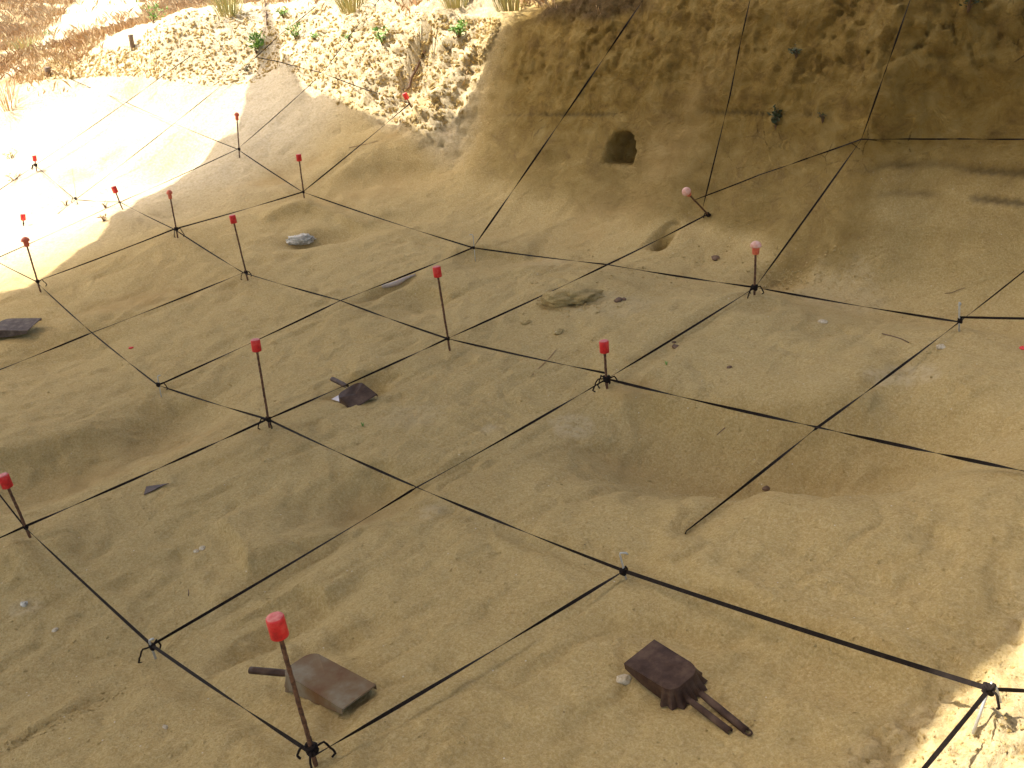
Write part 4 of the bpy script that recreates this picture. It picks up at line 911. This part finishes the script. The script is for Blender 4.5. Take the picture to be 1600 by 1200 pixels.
def tuft(label, px, py, h, w, n, mt, grp='grass tufts on the rim', hang=0.0, name='grass_tuft', fan=1.0, bl=.004):
    b, nr = hit(px, py); m = MB()
    for k in range(n):
        a = rng.uniform(0, 6.28); r0 = w*.5*math.sqrt(rng.random()); H = h*rng.uniform(.55, 1.1); sp = rng.uniform(.3, 1.1)*fan*H
        p0 = Vector((math.cos(a)*r0, math.sin(a)*r0, -.02)); o = Vector((math.cos(a), math.sin(a), 0)); sd = Vector((-math.sin(a), math.cos(a), 0))*bl
        p1 = p0+o*sp*.35+Vector((0, 0, H*.6*(1-hang))); p2 = p0+o*sp+Vector((0, -hang*H*.5, H*(1-hang*1.9)))
        m.add([p0-sd, p0+sd, p1+sd*.8, p1-sd*.8, p2], [(0, 1, 2, 3), (3, 2, 4)])
    o = m.build(name, mt); o.location = b.tolist(); return tag(o, label, 'grass tuft', grp)
leafy('bright green weed beside the pointed shadow corner', 400, 82, .20, .12, 150, M_LEAF, leaf=(.03, .075))
leafy('green weed above the pointed shadow tip, highest on the bank', 443, 27, .10, .09, 70, M_LEAF)
leafy('pale green weed right of the pointed shadow, lower one', 462, 60, .14, .09, 80, M_LEAF)
leafy('small green weed in a hollow right of the pointed shadow', 491, 62, .07, .06, 36, M_LEAF)
leafy('spindly green weed in the middle of the sunlit bank', 598, 70, .16, .09, 70, M_LEAF, leaf=(.02, .06))
leafy('bright yellow-green weed near the right end of the sunlit bank', 716, 58, .13, .09, 90, M_LEAF, leaf=(.03, .06))
leafy('dark green weed on the low bank left of the clods', 240, 36, .22, .16, 120, M_LEAF)
leafy('small low weed on the dry turf at the far left', 78, 55, .10, .22, 60, M_LEAF)
leafy('tiny weed low on the sunlit bank', 545, 62, .05, .05, 20, M_LEAF)
leafy('tiny weed right under the bright weed beside the shadow corner', 384, 110, .05, .06, 24, M_DARKLEAF)
leafy('drooping dull plant hanging from the middle of the upper earth wall', 1212, 200, .16, .055, 110, M_DARKLEAF, hang=.2, leaf=(.015, .05), grp='plants growing from the earth wall')
leafy('small dark plant in a crack high on the earth wall', 1245, 88, .10, .05, 60, M_DARKLEAF, hang=.25, grp='plants growing from the earth wall', leaf=(.015, .04))
leafy('tiny dull plant on the wall right of the drooping one', 1286, 188, .05, .035, 26, M_DARKLEAF, grp='plants growing from the earth wall', leaf=(.01, .03))
leafy('reddish green bush at the top of the wall near the right corner', 1512, 14, .14, .12, 110, M_DARKLEAF, hang=.1, grp='plants growing from the earth wall')
leafy('dry branching weed in the sunlit floor by the thin upright peg', 103, 321, .06, .05, 12, M_STRAW, grp='dry weeds in the sunlit floor', leaf=(.01, .03))
leafy('dry brown weed just left of the curved shadow edge', 165, 325, .06, .05, 14, M_STRAW, grp='dry weeds in the sunlit floor', leaf=(.01, .03))
leafy('dry weed with pale leaf lower on the shadow edge', 163, 345, .06, .06, 12, M_STRAW, grp='dry weeds in the sunlit floor', leaf=(.02, .05))
leafy('sprawling dry weed below the short far stake', 25, 282, .08, .16, 34, M_STRAW, grp='dry weeds in the sunlit floor', leaf=(.015, .04))
leafy('grey-green weed at the dry left edge of the sunlit floor', 18, 248, .08, .14, 40, M_TUFT, grp='dry weeds in the sunlit floor', leaf=(.015, .04))
tuft('tall yellow-green grass tuft at the top of the picture left of the pointed shadow', 358, 22, .28, .22, 130, M_TUFT)
tuft('yellow-green grass tuft overhanging the rim above the bank middle', 552, 16, .26, .26, 150, M_TUFT)
tuft('green grass tuft on the rim near the right end of the sunlit bank', 713, 8, .16, .22, 110, M_TUFT)
tuft('yellow-green grass tuft at the top where the rim meets the shaded wall', 800, 12, .20, .26, 130, M_TUFT)
tuft('spiky dry tuft on the low bank at the far left', 42, 78, .22, .40, 90, M_TUFT)
tuft('tall thin weed tuft at the left edge of the sunlit floor', 14, 170, .40, .18, 40, M_STRAW)
tuft('dry grass clump left of the wooden post', 135, 65, .24, .4, 110, M_STRAW)
# stumps of post on the bank
def stump(label, px, py, h, w):
    b, _n3 = hit(px, py); o = MB().lathe([(w*1.1, -.1), (w, 0), (w*.9, h*.5), (w*1.05, h*.97), (w*.7, h)], (0, 0, 0), (.08, -.03, 1), 9).build('wooden_post', M_WOOD); o.location = b.tolist(); tag(o, label, 'post')
stump('short weathered wooden post standing at the bank edge among dry grass', 208, 76, .13, .024)
stump('squat dark stump under a clod at the left end of the bank', 77, 119, .09, .032)
twig('root', 'bare grey root hanging down the sunlit bank above the stake at its foot', [(664,82),(657,97),(650,112),(643,124),(640,138),(636,143)], .010, M_ROOT, .012, 'root')
twig('root', 'thin root dangling beside the dark recess in the sunlit bank', [(730,113),(727,125),(722,136)], .005, M_STRAW, .01, 'root')
twig('branch', 'dark bare stick standing up from the bank above the pointed shadow', [(418,42),(417,25),(415,8),(412,-10)], .008, M_ROOT, .02, 'branch')

# ------------------------------------------------------------------ dry turf and loose clods (beyond counting)
def scatter_blades():
    m_v = []; m_f = []; cnt = 0
    cand = nrng.rand(90000, 2)
    Rr = 7+(cand[:, 0]**1.6)*26; An = np.radians(184-cand[:, 1]*72)
    X_ = CAM[0]+Rr*np.cos(An); Y_ = CAM[1]+Rr*np.sin(An); Zb = base_z(X_, Y_)
    pl = np.maximum(smooth(4.35, 4.7, Y_)*smooth(1.25, 1.45, Zb), smooth(-8.6, -9.6, X_)*smooth(.8, 1.1, Zb))
    nz = fbm(np.stack([X_, Y_, 0*X_], 1), 1.3, 3, 300); keep = (pl*smooth(-.3, .2, nz) > nrng.rand(len(X_)))
    pt_ = np.abs((Y_-4.6)-(-(X_+13))*.42) < .9; keep &= ~(pt_ & (X_ < -12) & (nrng.rand(len(X_)) > .08))
    ks = np.nonzero(keep)[0]; print('blades', len(ks))
    for i in ks:
        gz, _n4 = drop(X_[i], Y_[i]); s_ = (.5+Rr[i]/16)
        for q in range(4):
            a = rng.uniform(0, 6.28); H = rng.uniform(.03, .09)*s_; w_ = .0020*s_*1.5; ox, oy = rng.gauss(0, .03), rng.gauss(0, .03); c, sn = math.cos(a), math.sin(a); bend = rng.uniform(.2, 1.1)*H
            b = (X_[i]+ox, Y_[i]+oy, gz-.01); o_ = len(m_v)
            m_v.extend([(b[0]-sn*w_, b[1]+c*w_, b[2]), (b[0]+sn*w_, b[1]-c*w_, b[2]), (b[0]+c*bend*.4+sn*w_*.7, b[1]+sn*bend*.4-c*w_*.7, b[2]+H*.7), (b[0]+c*bend, b[1]+sn*bend, b[2]+H)])
            m_f.extend([(o_, o_+1, o_+2), (o_, o_+2, o_+3)])
    return m_v, m_f
vv, ff = scatter_blades(); mb = MB(); mb.v = vv; mb.f = ff
o = mb.build('dry_grass', M_STRAW, None, False); tag(o, 'dry straw-coloured grass covering the ground above the dig', 'grass', kind='stuff')
def scatter_clods():
    import bmesh
    bm = bmesh.new(); bmesh.ops.create_icosphere(bm, subdivisions=1, radius=1); V0 = np.array([v.co[:] for v in bm.verts]); F0 = np.array([[v.index for v in f.verts] for f in bm.faces]); bm.free()
    Vs = []; Fs = []; o_ = 0
    def put(px, py, s_):
        nonlocal o_
        h, nn = hit(px, py)
        if np.linalg.norm(h-CAM) > 14: return
        R3 = nrng.randn(3, 3); qq, _ = np.linalg.qr(R3); V = ((V0*(1+.24*nrng.randn(len(V0), 1)))*np.array([1, .75, .55]))@qq*s_
        Vs.append(V+h-nn*s_*.15); Fs.append(F0+o_); o_ += len(V0)
    for i in range(11000):   # crumbly sunlit bank
        px = rng.uniform(60, 780); t = rng.random()
        lo = np.interp(px, [60, 210, 330, 400, 440, 520, 600, 660, 720, 780], [125, 118, 135, 130, 100, 160, 185, 212, 185, 40]); hi = np.interp(px, [60, 210, 260, 400, 560, 780], [98, 70, 18, 14, 10, 30])
        py = hi+(lo-hi)*t
        put(px, py, .004+.020*rng.random()**3.5)
    for i in range(700):   # foot of the corner and scattered crumbs on the shaded floor
        k = rng.random()
        if k < .5: px, py = rng.gauss(1215, 26), rng.gauss(436, 8)
        else: px, py = rng.uniform(820, 1400), rng.uniform(385, 450)
        put(px, py, .004+.008*rng.random()**3)
    for i in range(4500): put(rng.uniform(0, 1600), rng.uniform(400, 1190), .0012+.006*rng.random()**5)
    for i in range(380): put(rng.uniform(1430, 1600), rng.uniform(1000, 1195), .0015+.004*rng.random()**3)
    for i in range(160): 
        t = rng.random(); put(10+t*180+rng.gauss(0, 6), 1165-t*85+rng.gauss(0, 5), .003+.005*rng.random()**2)
    for i in range(120): put(rng.gauss(897, 38), rng.gauss(476, 7), .004+.009*rng.random()**2)
    return np.concatenate(Vs), np.concatenate(Fs)
V_, F_ = scatter_clods(); mb = MB(); mb.v = [tuple(p) for p in V_.tolist()]; mb.f = [tuple(f) for f in F_.tolist()]
o = mb.build('soil_crumbs', M_CLOD, None, False); tag(o, 'loose crumbs and clods of pale soil', 'soil crumbs', kind='stuff')
